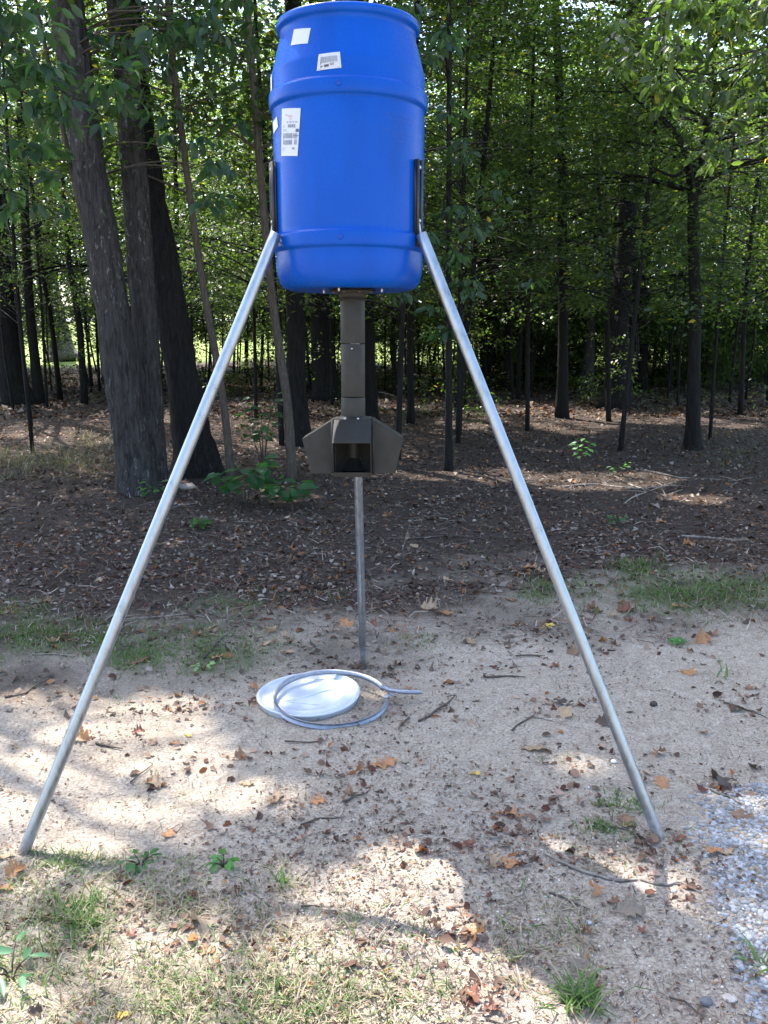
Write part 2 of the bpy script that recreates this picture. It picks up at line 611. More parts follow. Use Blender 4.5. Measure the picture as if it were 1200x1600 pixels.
GRASS = [  # centre u, v, half widths, blades, height m, kind
    (110, 998, 120, 26, 2200, .045, 'g'), (205, 1022, 60, 22, 900, .04, 'g'), (320, 1010, 110, 36, 1800, .04, 'g'), (30, 952, 45, 14, 400, .04, 'g'),
    (1090, 928, 130, 26, 3600, .065, 'g'), (985, 890, 45, 12, 700, .06, 'g'), (860, 920, 45, 20, 700, .05, 'g'), (640, 1003, 50, 9, 250, .03, 'g'),
    (350, 945, 60, 22, 500, .035, 'g'), (500, 930, 60, 16, 200, .03, 'g'), (905, 1562, 24, 22, 420, .085, 't'), (1192, 1508, 10, 10, 60, .10, 't'), (945, 1303, 45, 14, 260, .032, 'g'),
    (975, 1264, 32, 10, 200, .04, 'g'), (90, 1480, 130, 80, 2600, .05, 'm'), (300, 1560, 180, 60, 3000, .05, 'm'), (520, 1560, 160, 50, 2000, .045, 'm'),
    (250, 1410, 130, 40, 2200, .05, 'd'), (450, 1410, 80, 45, 1100, .05, 'd'), (850, 1460, 60, 55, 1400, .055, 'd'), (1125, 1045, 14, 20, 40, .12, 't'),
    (545, 1440, 14, 20, 60, .10, 'd'), (440, 1385, 10, 12, 50, .08, 't'), (130, 1440, 40, 30, 350, .06, 'g'), (100, 1350, 50, 14, 300, .03, 'g'),
    (860, 1190, 50, 20, 200, .03, 'd'), (960, 1330, 90, 40, 700, .04, 'd'), (60, 725, 110, 18, 900, .22, 's'), (170, 700, 70, 16, 400, .2, 's'),
    (1130, 700, 90, 30, 500, .15, 's'), (640, 1380, 120, 60, 500, .03, 'd'), (280, 1240, 120, 40, 300, .03, 'd'), (760, 870, 90, 20, 150, .03, 'g'), (790, 1490, 30, 40, 250, .05, 'm')]


def grassmask(x, y):
    u, v = pix(x, y)
    s = np.zeros_like(u)
    for a, b, ru, rv, n, h, kd in GRASS:
        if kd in 'gm' and n > 300:
            s = np.maximum(s, np.exp(-((u - a) / ru) ** 2 - ((v - b) / rv) ** 2) * (1. if kd == 'g' else .6))
    return np.where(y > .5, s, 0) * np.clip(fbm(x * 6, y * 6, 41, 3) * 2 - .4, 0, 1)


X, Y = np.meshgrid(xs, ys)
Z = hgt(X, Y)
nx, ny = len(xs), len(ys)
i, j = np.meshgrid(np.arange(ny - 1), np.arange(nx - 1), indexing='ij')
F = np.stack([i * nx + j, i * nx + j + 1, (i + 1) * nx + j + 1, (i + 1) * nx + j], -1).reshape(-1, 4)
gc = np.stack([sandmask(X, Y), grassmask(X, Y), np.clip((Y - 37 + 2 * np.sin(X * .3)) / 2, 0, 1)], -1).reshape(-1, 3)
g_ = mk('ground', np.stack([X, Y, Z], -1).reshape(-1, 3), F, GM, None, gc, True)
g_['kind'] = 'structure'

lane_y = np.array([66., 69.4])
lx = np.linspace(-120, 120, 61)
LV = np.array([(x, y + 1.5 * math.sin(x * .03), terr(y + 1.5 * math.sin(x * .03)) + .06) for y in lane_y for x in lx])
LF = np.array([(q, q + 1, q + 62, q + 61) for q in range(60)])
r_ = mk('road', LV, LF, ROAD, None)
r_['kind'] = 'structure'


# ------------------------------------------------------------------ leaf clouds
def palette(n, kind='green'):
    t = rng.random((n, 1))
    q = rng.random((n, 1))
    if kind == 'green':
        c = np.array([(.020, .038, .018)]) * (1 - t) + np.array([(.060, .088, .028)]) * t
        c = np.where(q > .985, np.array([(.26, .20, .03)]), c)
    elif kind == 'hick':
        c = np.array([(.020, .046, .027)]) * (1 - t) + np.array([(.042, .078, .040)]) * t
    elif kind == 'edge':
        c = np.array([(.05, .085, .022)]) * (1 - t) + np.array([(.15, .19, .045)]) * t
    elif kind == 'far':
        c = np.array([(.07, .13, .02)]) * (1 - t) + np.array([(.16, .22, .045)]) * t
    elif kind == 'brown':
        c = np.array([(.045, .031, .024)]) * (1 - t) + np.array([(.165, .122, .096)]) * t
        c = np.where(q > .93, np.array([(.20, .095, .04)]), c)
        c = np.where(q < .14, np.array([(.27, .225, .19)]), c)
        c = np.where((q > .14) & (q < .3), np.array([(.075, .034, .025)]), c)
    return c * (.8 + .4 * rng.random((n, 1)))


def spray(centers, dirs, per, rad, L, kind, flat=.35, tmpl='kite', droop=.25, filt=True, wid=.5):
    """leaves in flattened clumps round the centres"""
    n = len(centers)
    cidx = np.repeat(np.arange(n), per)
    m = len(cidx)
    ang = rng.random(m) * 2 * math.pi
    rr = np.sqrt(rng.random(m)) * np.broadcast_to(rad, n)[cidx]
    off = np.stack([np.cos(ang) * rr, np.sin(ang) * rr, rng.normal(0, 1, m) * flat * rr * .6 - .25 * rr], -1)
    P = centers[cidx] + off
    if filt:
        k = sunfilter(P) & openfilter(P)
        P, cidx, off = P[k], cidx[k], off[k]
        m = len(P)
    if m == 0:
        return None
    a = unit(off * np.array([1, 1, .3]) + dirs[cidx] * .4 * np.broadcast_to(rad, n)[cidx][:, None]) + rng.normal(0, .45, (m, 3))
    a[:, 2] -= droop
    nr = np.array([0, 0, 1.]) + rng.normal(0, .42, (m, 3))
    s = L * (.6 + .7 * rng.random(m))
    tv, tf = (KITE, KITEF) if tmpl == 'kite' else (LEAF6, LEAF6F)
    shade = (.75 + .5 * rng.random((n, 1)))[cidx]
    return place(tv, tf, P, a, nr, s, wid, palette(m, kind) * shade)


def branchset(path, rads, z0, z1, nb, Lmax, Lmin, up=.25, nspr=4, sr=.38, per=34, leaf=.09, kind='green', filt=True, tmpl='kite', sides=4, azi=None, keepz=None):
    """limbs leaving a trunk path, each with leaf sprays; returns (limbs Acc, leaves Acc)"""
    LB, LV = Acc(), Acc()
    C = catmull(path, 60)
    cs, ds = [], []
    for b in range(nb):
        z = z0 + (z1 - z0) * (b + rng.random()) / nb
        k = int(np.argmin(abs(C[:, 2] - z)))
        p0 = C[k]
        az = rng.random() * 2 * math.pi if azi is None else azi + rng.normal(0, .7)
        f = (z - z0) / max(z1 - z0, .01)
        Lb = (Lmax * (1 - f) ** .7 + Lmin * (1 - (1 - f) ** .7)) * (.7 + .5 * rng.random())
        d = np.array([math.cos(az), math.sin(az), up + .25 * rng.random()])
        side = np.array([-math.sin(az), math.cos(az), 0]) * rng.normal(0, .18)
        pts = [p0, p0 + d * Lb * .5 + side * Lb * .5, p0 + d * Lb * np.array([1, 1, .75]) + side * Lb + np.array([0, 0, -.06 * Lb])]
        r0 = max(.006, rads[0] * .28 * (1 - f * .6))
        V, Q, T = tube(pts, [r0, r0 * .6, r0 * .2], sides, 6, cap=False)
        LB.add(V, Q)
        for s in range(nspr):
            t = .35 + .65 * (s + rng.random() * .8) / nspr
            q = (1 - t) ** 2 * pts[0] + 2 * t * (1 - t) * pts[1] + t * t * pts[2]
            sd_ = np.array([-math.sin(az), math.cos(az), 0]) * rng.normal(0, .5) * Lb * .45 * t
            e = q + sd_ + np.array([0, 0, rng.normal(0, .12)])
            V, Q, T = tube([q - d * Lb * .08, (q + e) / 2 + np.array([0, 0, .03]), e], [r0 * .3, r0 * .2, .002], 3, 4, cap=False)
            LB.add(V, Q)
            cs.append(e)
            ds.append(d)
    r = spray(np.array(cs), np.array(ds), per, sr, leaf, kind, tmpl=tmpl, filt=filt)
    if r:
        LV.add(r[0], r[1], col=r[2])
    return LB, LV


ROOTN = [0]


def tree(name, label, cat, path, rads, bark, sides=12, n=40, rough=.12, flare=.5, group=None, crowns=(), seed=None, forks=()):
    base = np.array(path[0])
    base[2] = float(hgt(base[0], base[1])) - .04
    path = [base] + [np.array(p, float) for p in path[1:]]
    t = thing(name, label, cat, base, group)
    ROOTN[0] += 1
    V, Q, T = tube(path, rads, sides, n, rough, ROOTN[0] * 13, flare)
    mk('trunk', V, [Q, T], bark, t, None, True, base)
    for fp, fr in forks:
        V, Q, T = tube(fp, fr, 8, 16, rough, ROOTN[0] * 7 + 3)
        mk('limb', V, [Q, T], bark, t, None, True, base)
    for c in crowns:
        lb, lv = branchset(path if 'path' not in c else c['path'], rads, **{k_: v_ for k_, v_ in c.items() if k_ != 'path'})
        if lb.n:
            o = lb.build('branches', bark, t, True, base)
            o['kind'] = 'stuff'
        if lv.n:
            o = lv.build('crown', M['leaf'], t, False, base)
            o['kind'] = 'stuff'
    return t


def px_path(pts, Y, top=None, zt=13.):
    """trunk line through picture points at distance Y, carried on up to height zt"""
    P = [at(u, v, Y) for u, v in pts]
    a, b = P[-2], P[-1]
    d = (b - a) / max(b[2] - a[2], .1)
    if b[2] < zt:
        for z in np.linspace(b[2], zt, 4)[1:]:
            P.append(b + np.array([d[0] * (z - b[2]) * .75, rng.normal(0, .12), z - b[2]]))
    return P


def gy(v):
    return float(gr(600, v)[1])


CAN = dict(up=.35, nspr=5, sr=.75, per=46, leaf=.19, sides=5)        # upper crowns of big trees
UND = dict(up=.22, nspr=4, sr=.42, per=46, leaf=.082, sides=4)

# --- the big three-stemmed group on the left
YD = gy(768)
tree('oak_tree', 'stout grey trunk with lichen flecks nearest the feeder on the left, leaning left', 'tree',
     px_path([(216, 772), (205, 690), (186, 560), (163, 400), (130, 200), (104, 0)], YD, zt=14), [.215, .195, .185, .18, .172, .165, .17, .14, .12, .08], M['bark'], 30, 130, .16, .2,
     crowns=[dict(CAN, z0=6.2, z1=13.5, nb=44, Lmax=4.2, Lmin=1.2)])
tree('oak_tree', 'middle trunk of the left clump, spotted with pale lichen, hard behind the stout one', 'tree',
     px_path([(240, 750), (232, 600), (222, 450), (212, 300), (198, 120), (186, 0)], YD + .55, zt=14), [.17, .155, .15, .145, .14, .135, .15, .13, .11, .07], M['bark'], 26, 120, .16, .12,
     crowns=[dict(CAN, z0=6.4, z1=13.5, nb=40, Lmax=4.4, Lmin=1.2)])
tree('oak_tree', 'dark trunk at the rear right of the left clump, curving up behind its neighbour', 'tree',
     px_path([(308, 735), (290, 620), (266, 480), (240, 330), (215, 170), (196, 0)], YD + 1.1, zt=14), [.25, .215, .20, .185, .17, .16, .15, .13, .11, .07], M['bark dark'], 26, 110, .18, .5,
     crowns=[dict(CAN, z0=6.4, z1=14, nb=46, Lmax=4.8, Lmin=1.2)])

# --- nearer thin trees
tree('sapling', 'thin pale brown sapling between the left clump and the feeder, seen beside the left leg', 'sapling',
     px_path([(362, 755), (348, 620), (318, 450), (296, 300), (276, 140), (262, 0)], gy(753), zt=7.5), [.05, .046, .042, .04, .036, .032, .026, .02, .012], M['bark brown'], 10, 50, .08, .2,
     crowns=[dict(UND, z0=3.4, z1=7.2, nb=26, Lmax=1.7, Lmin=.6, leaf=.11)])
tree('sapling', 'crooked light brown sapling behind the pointed left spout, bending left', 'sapling',
     px_path([(457, 752), (450, 640), (436, 540), (424, 455), (412, 330), (398, 160), (385, 0)], gy(750), zt=8), [.062, .055, .052, .05, .045, .042, .036, .03, .02, .01], M['bark brown'], 10, 60, .14, .2,
     crowns=[dict(UND, z0=3.6, z1=7.8, nb=26, Lmax=1.8, Lmin=.6, leaf=.10)])
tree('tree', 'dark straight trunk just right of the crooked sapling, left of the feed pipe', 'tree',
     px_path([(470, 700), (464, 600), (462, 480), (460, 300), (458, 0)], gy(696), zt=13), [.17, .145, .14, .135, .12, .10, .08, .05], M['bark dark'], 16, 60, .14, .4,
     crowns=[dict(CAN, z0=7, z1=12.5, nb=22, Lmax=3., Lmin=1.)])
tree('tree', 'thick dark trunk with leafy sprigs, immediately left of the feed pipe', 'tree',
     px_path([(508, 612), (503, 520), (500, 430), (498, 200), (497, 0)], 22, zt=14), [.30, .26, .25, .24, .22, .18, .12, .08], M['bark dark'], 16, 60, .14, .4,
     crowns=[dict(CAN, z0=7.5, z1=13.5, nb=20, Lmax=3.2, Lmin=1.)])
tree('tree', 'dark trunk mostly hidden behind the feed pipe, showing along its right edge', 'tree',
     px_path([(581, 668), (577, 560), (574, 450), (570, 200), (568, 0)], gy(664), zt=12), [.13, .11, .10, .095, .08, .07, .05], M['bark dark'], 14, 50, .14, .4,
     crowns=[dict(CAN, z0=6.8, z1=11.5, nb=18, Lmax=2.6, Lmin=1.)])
tree('sapling', 'thin dark leaning sapling just right of the feeder, crossing behind the right leg', 'sapling',
     px_path([(716, 682), (722, 580), (733, 480), (744, 380), (758, 230), (772, 60)], gy(680), zt=8), [.055, .05, .045, .04, .035, .03, .02, .012], M['bark dark'], 9, 40, .1, .2,
     crowns=[dict(UND, z0=2.6, z1=7.5, nb=34, Lmax=2.0, Lmin=.6)])
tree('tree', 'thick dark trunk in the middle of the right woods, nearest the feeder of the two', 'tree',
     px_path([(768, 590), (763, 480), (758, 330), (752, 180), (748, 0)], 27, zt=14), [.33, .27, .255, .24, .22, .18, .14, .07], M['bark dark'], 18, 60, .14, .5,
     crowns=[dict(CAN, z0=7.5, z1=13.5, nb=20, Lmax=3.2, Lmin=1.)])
tree('sapling', 'slim dark stem standing close to the right side of the middle trunk', 'sapling',
     px_path([(792, 592), (793, 500), (795, 380), (793, 250)], 25, zt=9), [.10, .09, .08, .07, .05, .03, .02], M['bark dark'], 9, 30, .08, .2,
     crowns=[dict(UND, z0=3., z1=8.5, nb=26, Lmax=2.0, Lmin=.6)])
tree('tree', 'slender dark trunk between the middle trunk and the large right one', 'tree',
     px_path([(879, 625), (880, 520), (879, 400), (878, 250), (870, 60)], 18, zt=10), [.12, .10, .095, .09, .08, .06, .04, .02], M['bark dark'], 12, 40, .1, .3,
     crowns=[dict(UND, z0=2.9, z1=9.5, nb=44, Lmax=2.4, Lmin=.7)])
tree('sapling', 'greyish slim trunk beside the large right one, on its left', 'sapling',
     px_path([(918, 600), (922, 500), (927, 400), (930, 250)], 24, zt=10), [.16, .14, .13, .11, .08, .05, .03], M['bark'], 10, 30, .1, .2,
     crowns=[dict(UND, z0=3.4, z1=9.5, nb=30, Lmax=2.2, Lmin=.7)])
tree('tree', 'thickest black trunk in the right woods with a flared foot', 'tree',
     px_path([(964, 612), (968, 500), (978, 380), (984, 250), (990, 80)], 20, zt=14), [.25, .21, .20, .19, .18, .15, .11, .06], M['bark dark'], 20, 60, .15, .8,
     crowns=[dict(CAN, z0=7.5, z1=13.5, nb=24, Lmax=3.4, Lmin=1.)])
YR = gy(702)
fk = at(1083, 300, YR)
tree('forked_tree', 'slim forked tree at the right edge of the clearing, splitting above head height', 'tree',
     [at(u, v, YR) for u, v in ((1082, 706), (1084, 600), (1086, 480), (1083, 380), (1083, 300))], [.115, .095, .085, .08, .075], M['bark dark'], 14, 50, .12, .35,
     forks=[([fk, at(1098, 240, YR + .1), at(1112, 160, YR + .3), at(1118, 60, YR + .2), at(1120, -120, YR + .2)], [.075, .062, .05, .036, .012]),
            ([fk, at(1068, 230, YR - .1), at(1040, 190, YR - .3), at(1000, 160, YR - .5), at(960, 120, YR - .6)], [.065, .05, .038, .024, .008]),
            ([at(1083, 320, YR), at(1105, 285, YR), at(1150, 262, YR + .2), at(1200, 250, YR + .3)], [.035, .028, .02, .01]),
            ([at(1076, 262, YR), at(1050, 275, YR - .2), at(1010, 255, YR - .3)], [.03, .02, .008])],
     crowns=[dict(UND, path=[fk, at(1112, 160, YR), at(1120, -140, YR), at(1120, -260, YR)], z0=3.6, z1=7.4, nb=56, Lmax=2.2, Lmin=1., per=40)])

# --- trees at the left edge
tree('tree', 'dark trunk cut by the left edge of the view, wide at its foot', 'tree',
     px_path([(22, 618), (12, 540), (2, 440), (-12, 300)], 21, zt=14), [.36, .30, .27, .25, .2, .15, .08], M['bark dark'], 16, 50, .14, .6,
     crowns=[dict(CAN, z0=7, z1=13.5, nb=22, Lmax=3.4, Lmin=1.)])
tree('tree', 'slim black stem second from the left edge, upright in front of the sunny field', 'tree',
     px_path([(60, 600), (50, 520), (43, 430), (38, 300)], 21, zt=10), [.13, .11, .10, .09, .07, .05, .03], M['bark dark'], 10, 36, .1, .2,
     crowns=[dict(UND, z0=3.0, z1=9.5, nb=40, Lmax=2.4, Lmin=.7)])
tree('pale_tree', 'pale grey trunk out in the sunny field, leaning left', 'tree',
     px_path([(98, 562), (86, 500), (74, 440), (66, 380)], 40, zt=14), [.62, .48, .44, .40, .3, .2, .1], M['bark pale'], 14, 40, .1, .7,
     crowns=[dict(CAN, z0=6.5, z1=13.5, nb=24, Lmax=4, Lmin=1., kind='far')])
tree('sapling', 'thin black stem rising in front of the pale trunk in the field', 'sapling',
     px_path([(92, 592), (80, 500), (67, 430), (58, 360)], 22, zt=9), [.07, .06, .055, .05, .04, .03, .02], M['bark dark'], 8, 30, .1, .2,
     crowns=[dict(UND, z0=3.2, z1=8.5, nb=30, Lmax=2.2, Lmin=.7)])
tree('sapling', 'kinked black sapling against the bright field, left of the stout trunk', 'sapling',
     px_path([(130, 592), (125, 520), (118, 470), (108, 410), (103, 340)], 21, zt=9), [.09, .08, .07, .06, .05, .04, .02], M['bark dark'], 8, 30, .12, .2,
     crowns=[dict(UND, z0=3.0, z1=8.5, nb=32, Lmax=2.2, Lmin=.7)])

# --- trees standing beside and out of the frame whose limbs reach over
tree('tree', 'tall tree beyond the left edge whose broad leaves hang into the top left corner', 'tree',
     [(-6.6, 8.6, 0), (-6.5, 8.6, 4), (-6.3, 8.5, 8), (-6.1, 8.4, 13)], [.26, .22, .18, .1], M['bark'], 12, 30, .12, .4,
     crowns=[dict(CAN, z0=5.8, z1=12.5, nb=46, Lmax=4.4, Lmin=1.4)])
tree('tree', 'tall tree beyond the right edge whose limbs shade the right of the clearing', 'tree',
     [(6.6, 9.4, 0), (6.5, 9.4, 4), (6.3, 9.2, 8), (6.2, 9., 13)], [.28, .24, .2, .1], M['bark'], 12, 30, .12, .4,
     crowns=[dict(CAN, z0=6., z1=13, nb=52, Lmax=5.0, Lmin=1.4)])
tree('tree', 'tall tree beyond the left edge, the farther one of two, with dark crown', 'tree',
     [(-9.2, 14, 0), (-9.1, 14, 4), (-9, 14, 8), (-9, 14, 13)], [.26, .22, .18, .1], M['bark'], 12, 30, .12, .4,
     crowns=[dict(CAN, z0=5.8, z1=12.5, nb=40, Lmax=4.4, Lmin=1.4)])
tree('tree', 'mossy trunk deep behind the slim forked tree on the right', 'tree',
     px_path([(1235, 640), (1238, 520), (1240, 400), (1242, 200)], 17, zt=13), [.13, .11, .10, .09, .08, .05], M['bark dark'], 12, 30, .12, .4,
     crowns=[dict(CAN, z0=6.4, z1=12.5, nb=40, Lmax=4., Lmin=1.4)])
tree('tree', 'straight trunk behind the feeder drum, seen below its right shoulder', 'tree',
     px_path([(642, 640), (641, 520), (644, 400), (648, 200)], 17, zt=13), [.07, .06, .055, .05, .045, .03], M['bark dark'], 10, 30, .12, .3,
     crowns=[dict(CAN, z0=6.6, z1=12.5, nb=44, Lmax=4., Lmin=1.4)])

# --- the rest of the wood: unique near trees, then copies of five kinds
def copy_tree(root, loc, rz, s, label, group):
    r = root.copy()
    COL.objects.link(r)
    r.location = loc
    r.rotation_euler = (0, 0, rz)
    r.scale = (s, s, s)
    r['label'] = label
    r['group'] = group
    for ch in root.children:
        c = ch.copy()
        COL.objects.link(c)
        c.parent = r
    return r


GN = 'slim understory trees through the wood'
GL = 'slim dark understory tree among many alike, its leaves filling the wood behind the clearing'
near_spots = [(-5.2, 13.), (-3.6, 15.5), (-1.6, 13.8), (-.4, 16.6), (1.2, 14.2), (2.6, 16.), (3.6, 13.4), (5.4, 14.6), (6.3, 12.), (-6.6, 16.5), (.2, 12.6), (4.4, 17.3), (-2.6, 18.), (-7.6, 20.), (-4.6, 21.5), (-1.2, 20.6), (1.8, 19.6), (5.2, 20.8), (7.4, 18.4), (8.4, 21.6), (3.4, 22.6), (-6.4, 23.6), (.3, 23.2), (6.4, 23.8)]
for q, (x, y) in enumerate(near_spots):
    ln = rng.normal(0, .25, 2)
    H = 7 + 2 * rng.random()
    r0 = .03 + .03 * rng.random()
    lf_ = (.062, .078, .098, .125)[q % 4]
    tree('understory_tree', GL, 'tree', [(x, y, 0), (x + ln[0] * .4, y, H * .35), (x + ln[0], y + ln[1], H * .7), (x + ln[0] * 1.2, y + ln[1], H)], [r0, r0 * .85, r0 * .6, .01], M['bark dark'], 7, 20, .1, .05,
         group=GN, crowns=[dict(UND, z0=1.9 + .03 * (y - 12), z1=H, nb=56, Lmax=2.4, Lmin=.7, per=int(48 * (.082 / lf_) ** 1.6), leaf=lf_, sr=.30 + .3 * rng.random())])
protos = []
for q in range(6):
    ln = rng.normal(0, .3, 2)
    H = 8.5
    t = tree('understory_tree', GL, 'tree', [(q * 3. - 8, 24.3 + q % 2, 0), (q * 3. - 8 + ln[0] * .4, 24.3 + q % 2, 3.), (q * 3. - 8 + ln[0], 24.3 + q % 2 + ln[1], 6), (q * 3. - 8 + ln[0] * 1.2, 24.3 + q % 2, H)], [.038, .032, .022, .008], M['bark dark'], 6, 16, .1, .05,
             group=GN, crowns=[dict(UND, z0=1.3, z1=H, nb=70, Lmax=2.6, Lmin=.8, per=46, leaf=.092)])
    protos.append(t)
k_ = 0
for y in np.arange(25.2, 37.5, 1.75):
    wd = y * .47 + 1.5
    for x in np.arange(-wd, wd, 3.1):
        xx, yy = x + rng.normal(0, .9), y + rng.normal(0, .6)
        if -.40 * yy < xx < -.33 * yy and rng.random() < .7:
            continue
        s = .85 + .45 * rng.random()
        copy_tree(protos[k_ % 6], (float(xx), float(yy), float(hgt(xx, yy)) - .04), rng.random() * 6.28, s, GL, GN)
        k_ += 1
# slender bare stems
GS = 'thin bare stems in the wood'
sp_ = []
for q in range(4):
    b = np.array([-7.5 + q * 5, 24 + q, 0.])
    b[2] = float(hgt(b[0], b[1]))
    t = thing('thin_stem', 'thin bare dark stem among many alike in the wood', 'sapling', b, GS)
    pts = [np.array([0, 0, -.03]), np.array([rng.normal(0, .1), rng.normal(0, .1), 1.4]), np.array([rng.normal(0, .25), 0, 3]), np.array([rng.normal(0, .4), 0, 5.2])]
    V, Q, T = tube(pts, [.028, .024, .018, .006], 5, 12)
    A = Acc()
    A.add(V, Q, T)
    for w in range(5):
        z = .7 + rng.random() * 2.6
        az = rng.random() * 6.28
        c0 = catmull(pts, 30)
        p0 = c0[int(np.argmin(abs(c0[:, 2] - z)))]
        e = p0 + np.array([math.cos(az) * .6, math.sin(az) * .6, .35])
        V, Q, T = tube([p0, (p0 + e) / 2 + np.array([0, 0, -.04]), e], [.009, .006, .002], 4, 5)
        A.add(V, Q, T)
    A.build('trunk', M['bark dark'], t, True)
    sp_.append(t)
for q in range(80):
    v = 575 + 75 * rng.random() ** 1.6
    yy = min(gy(v), 36) + rng.normal(0, .4)
    yy = min(max(yy, 13), 36.5)
    xx = (rng.random() - .5) * 2 * (yy * .45 + .5)
    copy_tree(sp_[q % 4], (float(xx), float(yy), float(hgt(xx, yy)) - .03), rng.random() * 6.28, .8 + .6 * rng.random(), 'thin bare dark stem among many alike in the wood', GS)

# bushy low trees that close the view between the trunks
GH = 'bushy young trees between the trunks'
GHL = 'bushy young tree with leaves nearly to the ground, among many alike between the trunks'
sh_ = []
for q in range(4):
    x0, y0 = (-6.5, -1.5, 4.5, 9.5)[q], 25.4 + q * .7
    ln = rng.normal(0, .2, 2)
    t = tree('bushy_tree', GHL, 'tree', [(x0, y0, 0), (x0 + ln[0] * .5, y0, 1.2), (x0 + ln[0], y0 + ln[1], 2.4), (x0 + ln[0] * 1.4, y0 + ln[1], 3.8)], [.026, .022, .015, .005], M['bark dark'], 6, 12, .1, .05,
             group=GH, crowns=[dict(UND, z0=.35, z1=3.7, nb=34, Lmax=1.5, Lmin=.6, per=30, leaf=.10, nspr=4)])
    sh_.append(t)
k2 = 0
for y in np.arange(25.5, 37.6, 1.3):
    wd = y * .46 + 1
    for x in np.arange(-wd, wd, 1.75):
        xx, yy = x + rng.normal(0, .6), y + rng.normal(0, .5)
        if rng.random() > (.05 if xx < -.06 * yy else (.20 if xx < .10 * yy else .62)) or -.40 * yy < xx < -.34 * yy:
            continue
        copy_tree(sh_[k2 % 4], (float(xx), float(yy), float(hgt(xx, yy)) - .04), rng.random() * 6.28, .7 + .5 * rng.random(), GHL, GH)
        k2 += 1

# high crowns over the back of the wood
GB = 'tall trees at the back of the wood'
GBL = 'tall forest tree among many alike at the back of the wood'
big = []
for q in range(3):
    x0 = (-9, 4.6, 12.5)[q]
    t = tree('forest_tree', GBL, 'tree', [(x0, 29 + q, 0), (x0 + .1, 29 + q, 5), (x0, 29 + q, 10), (x0, 29 + q, 15)], [.17, .14, .11, .05], M['bark dark'], 10, 24, .12, .5, group=GB,
             crowns=[dict(CAN, z0=5.5, z1=14.5, nb=26, Lmax=4.2, Lmin=1.2, leaf=.18, per=40, filt=False)])
    big.append(t)
for q, (x, y) in enumerate([(-14, 24), (-1.2, 29), (7.5, 26), (13, 22), (-15, 30), (9, 34), (16, 31), (12, 17.5), (-15, 17)]):
    copy_tree(big[q % 3], (x, y, float(hgt(x, y)) - .05), rng.random() * 6.28, .9 + .3 * rng.random(), GBL, GB)

# low undergrowth and the far wood
def cloud(name, cs, rad, per, leaf, kind, m, label, cat, flat=.6, filt=False, tmpl='kite', droop=.2):
    r = spray(cs, rng.normal(0, .3, cs.shape), per, rad, leaf, kind, flat=flat, filt=filt, tmpl=tmpl, droop=droop)
    o = mk(name, r[0], r[1], m, None, r[2])
    return tag(o, label, cat, None, 'stuff')


cs, rd = [], []
for q in range(560):
    y = 17 + 21 * rng.random() ** .7
    x = (rng.random() - .5) * 2 * (y * .47 + 1)
    if rng.random() < .55:
        x = y * (.03 + .42 * rng.random())
    h_ = .15 + rng.random() ** 1.1 * (1.9 if x < 0 else 2.9)
    cs.append((x, y, float(terr(y)) + h_))
    rd.append(.28 + .35 * rng.random())
cloud('undergrowth', np.array(cs), np.array(rd), 60, .085, 'green', M['leaf'], 'patchy low green undergrowth at the foot of the wood', 'undergrowth')
cs, rd = [], []
for q in range(70):
    u, v = 620 + 580 * rng.random(), 560 + 110 * rng.random()
    p = gr(u, v)
    cs.append((p[0], p[1], p[2] + .1 + .35 * rng.random()))
    rd.append(.15 + .2 * rng.random())
cloud('brushwood_leaves', np.array(cs), np.array(rd), 26, .06, 'green', M['leaf'], 'thin scatter of small weeds under the right hand trees', 'weeds', filt=True)

cs, rd = [], []
for q in range(1500):
    y = 80 + 26 * rng.random()
    x = (rng.random() - .5) * 150
    top = 15 + 9 * vn(x * .12, 0.3, 5) + (y - 80) * .3
    z = terr(y) + rng.random() ** .8 * top
    cs.append((x, y, float(z)))
    rd.append(1.3 + 1.6 * rng.random())
cloud('distant_woods', np.array(cs), np.array(rd), 60, .62, 'far', M['far leaf'], 'sunlit far wood on the rise beyond the field', 'woods', flat=.8)
cs, rd = [], []
for q in range(760):
    y = 33 + 9 * rng.random()
    x = (rng.random() - .5) * 48
    if vn(x * .35, y * .2, 9) < (.56 if x < 2 else .30):
        continue
    cs.append((x, y, float(terr(y)) + .2 + rng.random() ** .8 * 3.0))
    rd.append(.35 + .5 * rng.random())
cloud('field_edge_bushes', np.array(cs), np.array(rd), 44, .12, 'edge', M['leaf'], 'bright bushes along the near edge of the sunny field', 'bushes')

# ------------------------------------------------------------------ house glimpsed beyond the right woods
HB = np.array([20.5, 60., float(terr(60.))])
h = thing('house', 'low tan house with a pale blue metal roof glimpsed through the right woods', 'house', HB)
A = Acc()
box(A, (0, 3.5, 1.0), (13, 7, 3.4))
A.build('wall', WALLM, h)
A = Acc()
rot = Matrix.Rotation(R(24), 3, 'X')
box(A, (0, 1.7, 3.55), (14.2, 4.9, .12), np.array(rot))
rot2 = Matrix.Rotation(R(-24), 3, 'X')
box(A, (0, 6.05, 3.55), (14.2, 4.9, .12), np.array(rot2))
ro = A.build('roof', ROOFM, h)
for q in range(18):
    A = Acc()
    box(A, (-6.8 + q * .8, 1.68, 3.64), (.05, 4.8, .06), np.array(rot))
    A.build('roof_rib', ROOFM, ro)
for q in range(4):
    A = Acc()
    box(A, (-4.8 + q * 3.2, -.03, 1.4), (1.1, .1, 1.2))
    wf = A.build('window', TRIM, h)
    A = Acc()
    box(A, (-4.8 + q * 3.2, -.07, 1.4), (.95, .06, 1.05))
    A.build('pane', GLASS, wf)

